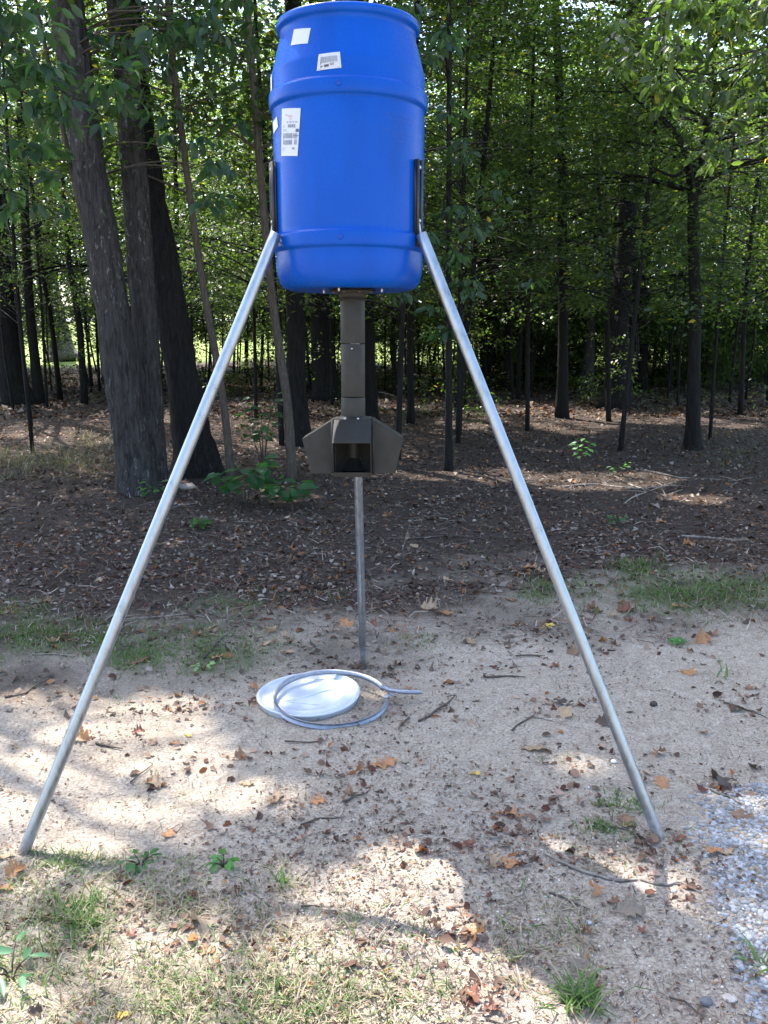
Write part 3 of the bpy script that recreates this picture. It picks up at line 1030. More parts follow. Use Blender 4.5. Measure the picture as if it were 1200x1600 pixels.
# ------------------------------------------------------------------ the feeder
CX, CY = -.129, 3.435
fd = thing('deer_feeder', 'blue plastic drum feeder on three galvanised pipe legs with an olive steel spout head', 'feeder', (CX, CY, 0))
FB = np.array([CX, CY, 0])
ZB = 1.928
prof = [(.001, ZB + .012), (.10, ZB + .010), (.19, ZB + .004), (.225, ZB + .001), (.248, ZB + .010), (.262, ZB + .028), (.270, ZB + .055), (.2735, ZB + .09),
        (.2732, 2.050), (.2716, 2.060), (.2716, 2.064), (.2800, 2.068), (.2835, 2.073), (.2842, 2.080), (.2842, 2.112), (.2830, 2.118), (.2760, 2.122), (.2738, 2.128), (.2745, 2.142), (.2745, 2.30), (.2755, 2.45), (.2765, 2.538),
        (.2745, 2.550), (.2745, 2.554), (.2830, 2.558), (.2866, 2.564), (.2874, 2.572), (.2874, 2.600), (.2858, 2.607), (.2790, 2.611), (.2772, 2.617), (.2770, 2.668), (.2755, 2.678), (.272, 2.687), (.2575, 2.745), (.2455, 2.787),
        (.2425, 2.800), (.2425, 2.812), (.2470, 2.817), (.2535, 2.821), (.2565, 2.828), (.2565, 2.838), (.2535, 2.845), (.2460, 2.847), (.2410, 2.842), (.2380, 2.825), (.2400, 2.780), (.268, 2.67), (.271, 2.5), (.269, 2.1), (.264, 1.98), (.24, 1.95), (.001, 1.948)]
V, F = lathe(prof, 160)
# small moulded dimples on the two bands, facing front
ang = np.arctan2(V[:, 1], V[:, 0])
rad_ = np.hypot(V[:, 0], V[:, 1])


def rprof(z):
    p = np.array(prof[3:43])
    return float(np.interp(z, p[:, 1], p[:, 0]))


drum = mk('drum', V - np.array([0, 0, 0]), F, BLUE, fd, None, True)
drum['label'] = 'blue open-topped plastic drum with two raised bands'


def on_drum(a, z, off=0.):
    """a: degrees to the right of the side facing the camera"""
    r = rprof(z) + off
    return np.array([math.sin(R(a)) * r, -math.cos(R(a)) * r, z])


def sheet(name, corners, m, parent, off=.0016, nu=8, nv=8, thick=True):
    """thin sheet wrapped on the drum; corners (a,z) tl,tr,br,bl"""
    tl, tr, br, bl = [np.array(c, float) for c in corners]
    P = []
    for b in range(nv + 1):
        for a in range(nu + 1):
            s, t = a / nu, b / nv
            q = (tl * (1 - s) + tr * s) * (1 - t) + (bl * (1 - s) + br * s) * t
            P.append(on_drum(q[0], q[1], off))
    F = [(b * (nu + 1) + a, (b + 1) * (nu + 1) + a, (b + 1) * (nu + 1) + a + 1, b * (nu + 1) + a + 1) for b in range(nv) for a in range(nu)]
    return mk(name, P, np.array(F), m, parent, None, True)


def ang_of(u, v):
    """angle on the drum seen at pixel u, v and its height"""
    z = 2.3
    best = None
    for a in np.linspace(-89, 89, 357):
        for _ in range(6):
            p = on_drum(a, z) + FB
            q = at(u, v, p[1])
            z = min(max(q[2], ZB), 2.84)
        p = on_drum(a, z) + FB
        uu, vv = pix(p[0], p[1], p[2])
        e = abs(uu - u) + abs(vv - v)
        if best is None or e < best[0]:
            best = (e, a, z)
    return best[1], best[2]


def quadpx(name, pts, m, parent, off=.0016, nu=8, nv=8):
    return sheet(name, [ang_of(*p) for p in pts], m, parent, off, nu, nv)


def inq(pts, s0, t0, s1, t1):
    tl, tr, br, bl = [np.array(p, float) for p in pts]
    f = lambda s, t: tuple((tl * (1 - s) + tr * s) * (1 - t) + (bl * (1 - s) + br * s) * t)
    return [f(s0, t0), f(s1, t0), f(s1, t1), f(s0, t1)]


def prints(name, pts, rects, m, parent):
    c = [ang_of(*p) for p in pts]
    V_, F_ = [], []
    for (s0, t0, s1, t1) in rects:
        q = inq(c, s0, t0, s1, t1)
        b = len(V_)
        V_ += [on_drum(a_, z_, .0027) for a_, z_ in q]
        F_.append((b, b + 3, b + 2, b + 1))
    return mk(name, V_, np.array(F_), m, parent)


s1 = [(460, 46), (486, 44), (481, 68), (455, 71)]
quadpx('sticker', s1, WHITE, drum)['label'] = 'blank white square sticker near the rim'
s2 = [(498, 85), (531, 81), (533, 106), (495, 111)]
o = quadpx('sticker', s2, WHITE, drum)
o['label'] = 'white barcode sticker under the shoulder'
rr_ = random.Random(3)
bars = []
x = .14
while x < .86:
    w_ = rr_.choice([.012, .02, .03])
    bars.append((x, .22, x + w_, .56 + .04 * rr_.random()))
    x += w_ + rr_.choice([.018, .03])
prints('barcode', s2, bars, GREYINK, o)
prints('print', s2, [(.13, .2, .155, .66), (.30, .70, .50, .84), (.14, .74, .24, .78), (.14, .80, .22, .84), (.54, .66, .60, .70), (.62, .65, .72, .69), (.56, .74, .70, .77), (.09, .93, .96, .945)], INK, o)
s3 = [(441, 170), (470, 169), (465, 244), (440, 244)]
o = quadpx('sticker', s3, WHITE, drum)
o['label'] = 'tall white shipping label with a barcode'
bars = []
x = .14
while x < .92:
    w_ = rr_.choice([.02, .03, .05])
    bars.append((x, .52, x + w_, .63))
    if rr_.random() > .25:
        bars.append((x, .66, x + w_, .76))
    x += w_ + rr_.choice([.03, .05])
prints('barcode', s3, bars, GREYINK, o)
prints('print', s3, [(.34, .275, .42, .30), (.50, .275, .60, .30), (.66, .275, .72, .30), (.80, .275, .88, .30)], GREYINK, o)
prints('print', s3, [(.40, .15, .62, .18), (.48, .21, .60, .235), (.24, .13, .36, .15)], PINK, o)
prints('print', s3, [(.42, .335, .49, .40), (.52, .335, .60, .40), (.63, .335, .70, .40), (.73, .335, .80, .40), (.10, .355, .22, .365), (.10, .385, .20, .395),
                     (.14, .44, .34, .45), (.14, .465, .30, .475), (.10, .83, .28, .84), (.10, .87, .26, .88), (.70, .82, .82, .86), (.3, .485, .9, .49), (.1, .64, .9, .645)], GREYINK, o)
prints('print', s3, [(.84, .43, .985, .495), (.74, .565, .985, .58)], INK, o)
s4 = [(433, 181), (436, 198), (427, 211), (426, 192)]
s4 = [(427, 192), (433.5, 182), (435.5, 198), (428.5, 210)]
quadpx('sticker', s4, WHITE, drum, .002)['label'] = 'small white tag turned on its corner at the left side'
sheet('sticker', [(-80, 2.665), (-72, 2.665), (-72, 2.615), (-80, 2.615)], WHITE, drum, .003)['label'] = 'white sticker seen edge-on at the left side under the shoulder'
# raised, scuffed lettering (too worn to read)
e1 = [(597, 172), (648, 186), (648, 232), (597, 222)]
rc = []
for row, (t0, a0, a1) in enumerate([(.05, .0, 1.), (.20, .12, .9), (.33, .30, .8), (.58, .02, .98), (.72, .25, .75), (.86, .32, .72)]):
    x = a0
    while x < a1 - .03:
        w_ = .018 + .02 * rr_.random()
        if rr_.random() > .18:
            rc.append((x, t0, x + w_, t0 + .012))
            if rr_.random() > .4:
                rc.append((x, t0 + .012, x + .008, t0 + .055))
            rc.append((x + w_ * .3, t0 + .05, x + w_, t0 + .06))
        x += w_ + .012
o = prints('raised_lettering', e1, rc, EMB, drum)
# dimples: little cups with a collar
for u, v in ((529, 129), (532, 369)):
    a, z = ang_of(u, v)
    r0 = rprof(z)
    pr = [(.001, .0004), (.0035, .0005), (.0048, .0012), (.0062, .0032), (.0085, .0030), (.0105, .0006), (.0112, -.002)]
    Vd, Fd = lathe(pr, 20)
    ca, sa = math.cos(R(a)), math.sin(R(a))
    out = np.array([sa, -ca, 0])
    right = np.array([ca, sa, 0])
    c0 = out * (r0 + .0002) + np.array([0, 0, z])
    Vw = c0 + Vd[:, 0:1] * right + Vd[:, 1:2] * np.array([0, 0, 1.]) + Vd[:, 2:3] * out
    mk('moulded_dimple', Vw, Fd, BLUE, drum, None, True)
    Vd, Fd = lathe([(.0001, .0), (.0052, .0)], 14)
    Vw = c0 + out * .0014 + Vd[:, 0:1] * right + Vd[:, 1:2] * np.array([0, 0, 1.])
    mk('dimple_shade', Vw, Fd, mat('blue dimple shade', (.004, .03, .25), .6), drum)  # darker blue disc, the shade inside the cup painted as colour

# brackets, bolts and legs
feet = {'l': np.array([-1.266, 2.78]), 'r': np.array([.994, 2.872]), 'b': np.array([-.117, 4.653])}
tops = {'l': np.array([-.385, 3.272, 2.118]), 'r': np.array([.133, 3.285, 2.118]), 'b': np.array([-.127, 3.742, 2.118])}
brk = {'l': -70., 'r': 61., 'b': 180.}
LABL = {'l': 'left galvanised pipe leg', 'r': 'right galvanised pipe leg', 'b': 'rear galvanised pipe leg with a small sticker'}
for key in 'lrb':
    a = brk[key]
    ca, sa = math.cos(R(a)), math.sin(R(a))
    out, right = np.array([sa, -ca, 0]), np.array([ca, sa, 0])
    A = Acc()
    z0, z1 = 2.075, 2.372
    w2 = .014
    Rm = np.stack([right, out, np.array([0, 0, 1.])], 1)
    rb = .2775
    box(A, out * (rb + .003) + np.array([0, 0, (z0 + z1) / 2]), (w2 * 2, .005, z1 - z0), Rm)
    for sgn in (-1, 1):
        box(A, out * (rb + .012) + right * sgn * (w2 - .002) + np.array([0, 0, (z0 + z1) / 2]), (.004, .014, z1 - z0 - .001), Rm)
    br = A.build('bracket', BLACK, fd)
    for zb in (2.345, 2.165):
        Vd, Fd = lathe([(.0001, .0075), (.004, .007), (.0068, .004), (.0075, 0), (.0075, -.004)], 14)
        Vw = out * (rb + .013) + np.array([0, 0, zb]) + Vd[:, 0:1] * right + Vd[:, 1:2] * np.array([0, 0, 1.]) + Vd[:, 2:3] * out
        mk('bolt', Vw, Fd, BOLT, br, None, True)
    # rod that pins the pipe to the bracket
    tp = tops[key] - FB
    V, Q, T = tube([out * (rb + .012) + np.array([0, 0, 2.16]), out * (rb + .018) + np.array([0, 0, 2.12]), tp + (np.array([0, 0, -.04]))], [.005, .005, .005], 8, 8)
    mk('pin', V, [Q, T], BOLT, br, None, True)
    ft = np.array([*feet[key], float(hgt(*feet[key])) - .03]) - FB
    ax = unit(ft - tp)
    # pipe with an open end: outer and inner walls
    ro, ri = .0205, .0175
    n_ = 32
    th = np.linspace(0, 2 * math.pi, n_, endpoint=False)
    U = unit(np.cross(ax, [0, 1., 0]))
    Wd = np.cross(ax, U)
    rings = [(tp + ax * .06, ri), (tp + ax * .001, ri), (tp, ri + .0005), (tp, ro - .0008), (tp + ax * .001, ro)] + [(tp * (1 - t) + ft * t, ro) for t in np.linspace(.02, 1, 24)]
    Vp = np.vstack([c + r_ * (np.cos(th)[:, None] * U + np.sin(th)[:, None] * Wd) for c, r_ in rings])
    ii, jj = np.meshgrid(np.arange(len(rings) - 1), np.arange(n_), indexing='ij')
    Fp = np.stack([ii * n_ + jj, (ii + 1) * n_ + jj, (ii + 1) * n_ + (jj + 1) % n_, ii * n_ + (jj + 1) % n_], -1).reshape(-1, 4)
    lg = mk('leg', Vp, Fp, GALV, fd, None, True)
    lg['label'] = LABL[key]
    if key == 'b':
        t0 = .862
        c0 = tp * (1 - t0) + ft * t0
        Vs, Fs = [], []
        for b in range(3):
            for a_ in range(9):
                an = R(-90 - 62 + a_ * 11)
                Vs.append(c0 + ax * (b - 1) * .014 + .0212 * (np.array([math.cos(an), math.sin(an), 0])))
        for b in range(2):
            for a_ in range(8):
                Fs.append((b * 9 + a_, b * 9 + a_ + 1, (b + 1) * 9 + a_ + 1, (b + 1) * 9 + a_))
        stk = mk('pipe_sticker', Vs, np.array(Fs), WHITE, lg, None, True)
        Vs = [c0 + ax * q_ + .0216 * np.array([math.cos(R(an)), math.sin(R(an)), 0]) for q_ in (-.009, -.003) for an in (-140, -128, -114)]
        Vs += [c0 + ax * q_ + .0216 * np.array([math.cos(R(an)), math.sin(R(an)), 0]) for q_ in (.002, .0035) for an in (-144, -128, -108)]
        mk('pipe_sticker_print', Vs, np.array([(0, 1, 4, 3), (1, 2, 5, 4), (6, 7, 10, 9), (7, 8, 11, 10)]), INK, lg)

# funnel flange, pipe and head
PX = .010   # the pipe hangs a touch right of the drum's axis
V, F = lathe([(.03, ZB + .006), (.085, ZB + .005), (.088, ZB), (.088, ZB - .004), (.056, ZB - .006), (.052, ZB - .012), (.0515, ZB - .03), (.0535, ZB - .031), (.0535, ZB - .036), (.048, ZB - .037), (.047, ZB - .01)], 64)
fl = mk('funnel_flange', V + np.array([PX, 0, 0]), F, OLIVE, fd, None, True)
for a in range(8):
    an = R(22.5 + a * 45)
    for rr2 in ((.076,) if a % 2 == 0 else (.076, .12)):
        Vd, Fd = lathe([(.0001, -.007), (.0035, -.006), (.0048, -.004), (.0048, .006)], 6)
        mk('bolt', Vd + np.array([PX + math.cos(an) * rr2, math.sin(an) * rr2, ZB + .0]), Fd, BOLT, fl)
zt, zb_, zj1, zj2 = ZB - .03, 1.435, 1.733, 1.532


def pipe_piece(name, a, b, r):
    V, F = lathe([(r - .004, b + .001), (r - .0004, b), (r, b + .0015), (r, a - .0015), (r - .0004, a), (r - .004, a - .001)], 64)
    return mk(name, V + np.array([PX, 0, 0]), F, OLIVE, fd, None, True)


pp = pipe_piece('feed_pipe', zt, zj1 + .0012, .0468)
pp = pipe_piece('feed_pipe', zj1 - .0012, zj2 + .0012, .0462)
for zz_ in (zj1 - .018,):
    Vd, Fd = lathe([(.0001, .003), (.003, .0025), (.0042, 0), (.0042, -.002)], 10)
    out = np.array([-.05, -1, 0]) / math.hypot(.05, 1)
    right = np.array([1, -.05, 0]) / math.hypot(.05, 1)
    mk('screw', np.array([PX, 0, zz_]) + out * .046 + Vd[:, 0:1] * right + Vd[:, 1:2] * np.array([0, 0, 1.]) + Vd[:, 2:3] * out, Fd, BOLT, pp, None, True)
pipe_piece('feed_pipe', zj2 - .0012, zb_, .0466)
hd_z1, hd_hood, hd_z0 = 1.448, 1.374, 1.243
HW = .069


def panel(name, P, m, parent, th=.0022):
    """flat sheet-metal polygon with thickness"""
    P = np.array(P, float)
    nrm = unit(np.cross(P[1] - P[0], P[2] - P[0]))
    n_ = len(P)
    V_ = np.vstack([P + nrm * th / 2, P - nrm * th / 2])
    bm = bmesh.new()
    vs_ = [bm.verts.new(v_) for v_ in V_]
    bm.faces.new(vs_[:n_])
    bm.faces.new(vs_[n_:][::-1])
    for q in range(n_):
        bm.faces.new((vs_[q], vs_[n_ + q], vs_[n_ + (q + 1) % n_], vs_[(q + 1) % n_]))
    bmesh.ops.recalc_face_normals(bm, faces=bm.faces)
    me = bpy.data.meshes.new(name)
    bm.to_mesh(me)
    bm.free()
    me.materials.append(m)
    o = bpy.data.objects.new(name, me)
    COL.objects.link(o)
    o.parent = parent
    return o


head = bpy.data.objects.new('feeder_head', None)
COL.objects.link(head)
head.parent = fd
head.location = (PX, 0, 0)
head['label'] = 'four-way spout head of bent olive steel'
# top plate with the pipe passing through it
V, F = lathe([(.047, hd_z1 + .002), (.047, hd_z1 + .010), (.0505, hd_z1 + .010), (.052, hd_z1 + .003), (.075, hd_z1 + .0025), (.075, hd_z1 - .001)], 48)
mk('collar', V, F, OLIVE, head, None, True)
TIP, LIPR, INR = .193, .160, .071
for q in range(4):
    ra = R(90 * q)
    c_, s_ = math.cos(ra), math.sin(ra)
    def w(x, y, z):            # x across, y outwards
        X_, Y_ = x, -y
        return (c_ * X_ - s_ * Y_, s_ * X_ + c_ * Y_, z)
    g = .0015
    panel('hood', [w(-HW, INR + .004, hd_z1), w(HW, INR + .004, hd_z1), w(HW, TIP, hd_hood), w(-HW, TIP, hd_hood)], OLIVE, head)
    for sg in (-1, 1):
        x = sg * (HW + g)
        panel('side_panel', [w(x, INR, hd_z1), w(x, TIP, hd_hood), w(x, LIPR, hd_z0), w(x, INR, hd_z0)], OLIVE, head)
    panel('lip', [w(-HW, LIPR + .001, hd_z0), w(HW, LIPR + .001, hd_z0), w(HW, LIPR + .007, hd_z0 + .018), w(-HW, LIPR + .007, hd_z0 + .018)], OLIVE, head)
    panel('tray_floor', [w(-HW, INR - .002, hd_z0 + .001), w(HW, INR - .002, hd_z0 + .001), w(HW, LIPR - .001, hd_z0 + .001), w(-HW, LIPR - .001, hd_z0 + .001)], OLIVE, head)
    # bevelled corner post between neighbouring spouts
    k1 = HW + .0045
    A_ = Acc()
    rot_ = np.array([[c_, -s_, 0], [s_, c_, 0], [0, 0, 1.]])
    box(A_, rot_ @ np.array([k1 + .004, k1 + .004, (hd_z0 + hd_z1) / 2]), (.011, .011, hd_z1 - hd_z0 - .004), rot_)
    A_.build('corner_post', OLIVE, head)
    dv = lambda a_, z_: (c_ * a_ - s_ * a_, s_ * a_ + c_ * a_, z_)
    panel('divider', [dv(.0285, hd_z1), dv(.068, hd_z1), dv(.068, hd_z0 + .003), dv(.0285, hd_z0 + .003)], OLIVE, head)
Vt = [(-.071, -.071, hd_z1 + .0015), (.071, -.071, hd_z1 + .0015), (.071, .071, hd_z1 + .0015), (-.071, .071, hd_z1 + .0015)]
panel('top_plate', Vt, OLIVE, head)
panel('base_plate', [(p[0], p[1], hd_z0 + .001) for p in Vt], OLIVE, head)
V, F = lathe([(.040, hd_z1 - .005), (.040, hd_z0 + .055)], 40)
mk('inner_tube', V, F, OLIVE, head, None, True)
V, F = lathe([(.001, hd_z0 + .085), (.03, hd_z0 + .055), (.068, hd_z0 + .006)], 4)
mk('inner_cone', V @ np.array([[math.cos(R(45)), math.sin(R(45)), 0], [-math.sin(R(45)), math.cos(R(45)), 0], [0, 0, 1]]), F, OLIVE, head)
for sx_ in (-.03, .02):
    Vd, Fd = lathe([(.0001, .0045), (.0035, .004), (.0045, .001), (.0045, -.003)], 8)
    mk('bolt', Vd + np.array([sx_, -.06, hd_z1 + .004]), Fd, BOLT, head)

# ------------------------------------------------------------------ lid and locking ring on the ground
LC = np.array([-.372, 4.11])
lid = thing('barrel_lid', 'round milky white plastic lid lying on the dirt under the feeder', 'lid', (LC[0], LC[1], float(hgt(*LC)) + .012))
lid.rotation_euler = (R(2.0), R(-1.5), 0)
prof = [(.001, .028), (.06, .0295), (.12, .0275), (.165, .0275), (.172, .031), (.180, .0335), (.188, .031), (.195, .0275), (.222, .0265), (.232, .029), (.238, .040), (.243, .0435), (.250, .0435), (.2545, .040), (.2555, .036), (.251, .031), (.244, .012), (.240, .000), (.236, -.002), (.001, .004)]
V, F = lathe(prof, 120)
aa = np.arctan2(V[:, 1], V[:, 0])
V[:, 2] += .0035 * np.sin(2 * aa + .6) * (np.hypot(V[:, 0], V[:, 1]) / .25) ** 2
rr3 = np.hypot(V[:, 0], V[:, 1])
mk('disc', V, F, LID, lid, None, True)
# soft S shaped crease moulded across the lid
P = [(-.15, -.06, .0285), (-.06, -.05, .030), (.02, .0, .030), (.10, .05, .030), (.17, .055, .0285)]
V, Q, T = tube([np.array(p) for p in P], [.001, .008, .010, .008, .001], 8, 24)
V[:, 2] = (V[:, 2] - .0285) * .8 + .0285
mk('crease', V, [Q, T], LID, lid, None, True)
P = [(-.15, -.055, .0285), (-.05, -.085, .030), (.06, -.115, .0285)]
V, Q, T = tube([np.array(p) for p in P], [.001, .006, .001], 8, 16)
V[:, 2] = (V[:, 2] - .0285) * .8 + .0285
mk('crease', V, [Q, T], LID, lid, None, True)

RC = np.array([-.258, 4.035])
gz = float(hgt(*RC)) + .014
ring = thing('locking_ring', 'grey steel locking ring with its lever open, lying partly over the white lid', 'ring', (RC[0], RC[1], gz + .030))
RR = .266


def ringpt(a, r=RR):
    x, y = math.cos(R(a)) * r, math.sin(R(a)) * r
    z = .022 * (y / RR) - .006 * (x / RR) + (.004 if y > 0 else 0)
    return np.array([x, y, z])


def band(name, pts, parent, hw=.0135, th=.0045, closed=False):
    """channel-section band through points (upright band with outward lips)"""
    P = np.array(pts)
    T_ = unit(np.gradient(P, axis=0))
    O_ = unit(np.cross(T_, np.array([0, 0, 1.])))
    sec = [(-.003, -hw * .6), (.009, -hw), (.0125, -hw), (.0125, -hw + .002), (.003, -hw * .55), (.003, hw * .55), (.0125, hw - .002), (.0125, hw), (.009, hw), (-.003, hw * .6)]
    n_ = len(sec)
    V_ = np.vstack([[p + o_ * a_ + np.array([0, 0, b_]) for a_, b_ in sec] for p, o_ in zip(P, O_)])
    i_, j_ = np.meshgrid(np.arange(len(P) - 1), np.arange(n_), indexing='ij')
    F_ = np.stack([i_ * n_ + j_, i_ * n_ + (j_ + 1) % n_, (i_ + 1) * n_ + (j_ + 1) % n_, (i_ + 1) * n_ + j_], -1).reshape(-1, 4)
    caps = np.array([list(range(n_)), list(range(len(V_) - n_, len(V_)))[::-1]])
    return mk(name, V_, [F_, caps], RING, parent)


band('hoop', [ringpt(a) for a in np.linspace(22, 360 + 2, 130)], ring)
ha = ringpt(22)
band('lever', [ha + np.array(p) for p in ((.0, -.0, .004), (.035, -.036, .006), (.075, -.060, .008), (.115, -.068, .008), (.155, -.068, .006), (.198, -.058, .002))][::-1], ring, .0105)
hb = ringpt(2)
V, Q, T = tube([ha + np.array((.075, -.062, .006)), (ha + hb) / 2 + np.array((.055, -.03, .006)), hb + np.array((.006, .0, .004))], [.0035, .0035, .0035], 8, 10)
mk('link', V, [Q, T], RING, ring, None, True)
A = Acc()
box(A, hb + np.array((.012, .012, .002)), (.014, .034, .018))
box(A, ha + np.array((.020, -.006, .006)), (.03, .012, .016))
A.build('hinge_plate', RING, ring)

# ------------------------------------------------------------------ fallen oak leaves, one by one
def oak_mesh(name, seed, lobes=3, curl=1.):
    r = random.Random(seed)
    n = 17
    half = []
    for q in range(n):
        t = q / (n - 1)
        env = math.sin(math.pi * min(1, t * .92 + .06)) ** .7 * .36
        lob = .55 + .45 * math.cos(2 * math.pi * (t * lobes + .18 + r.uniform(-.04, .04)))
        half.append((t, max(.012, env * (.35 + .75 * lob) + r.uniform(-.01, .01))))
    half[0] = (0, .008)
    half[-1] = (1, .01)
    V_, F_ = [], []
    c1, c2, ph = r.uniform(.5, 1.6) * curl, r.uniform(-.4, .9) * curl, r.uniform(0, 6)
    for t, w_ in half:
        for s in (-1, -.5, 0, .5, 1):
            x, y = t - .5, s * w_
            z = c1 * .9 * y * y + c2 * .35 * (x * x) + .05 * math.sin(x * 7 + ph) * curl + .03 * abs(s) * math.sin(t * 19 + ph + s)
            V_.append((x, y, z + .012))
    for q in range(n - 1):
        for s in range(4):
            F_.append((q * 5 + s, (q + 1) * 5 + s, (q + 1) * 5 + s + 1, q * 5 + s + 1))
    b = len(V_)
    V_ += [(-.5, .006, .012), (-.5, -.006, .012), (-.72, -.004, .03), (-.72, .004, .03)]
    F_.append((b, b + 1, b + 2, b + 3))
    me = bpy.data.meshes.new(name)
    me.from_pydata(V_, [], F_)
    for p in me.polygons:
        p.use_smooth = True
    return me


def deadleaf(nm, c1, c2):
    m = mat(nm, c1, .6, 0, .35)
    k = N(m)
    n = k.noise(k.obj(), 9, 5)
    k.l(k.ramp(n, [(.3, c2), (.65, c1)]), k.b.inputs['Base Color'])
    t = k.n('BsdfTranslucent')
    t.inputs[0].default_value = (*[min(1, q * 1.3) for q in c1], 1)
    x = k.n('MixShader')
    x.inputs[0].default_value = .2
    k.l(k.b.outputs[0], x.inputs[1])
    k.l(t.outputs[0], x.inputs[2])
    k.l(x.outputs[0], k.out.inputs[0])
    return m


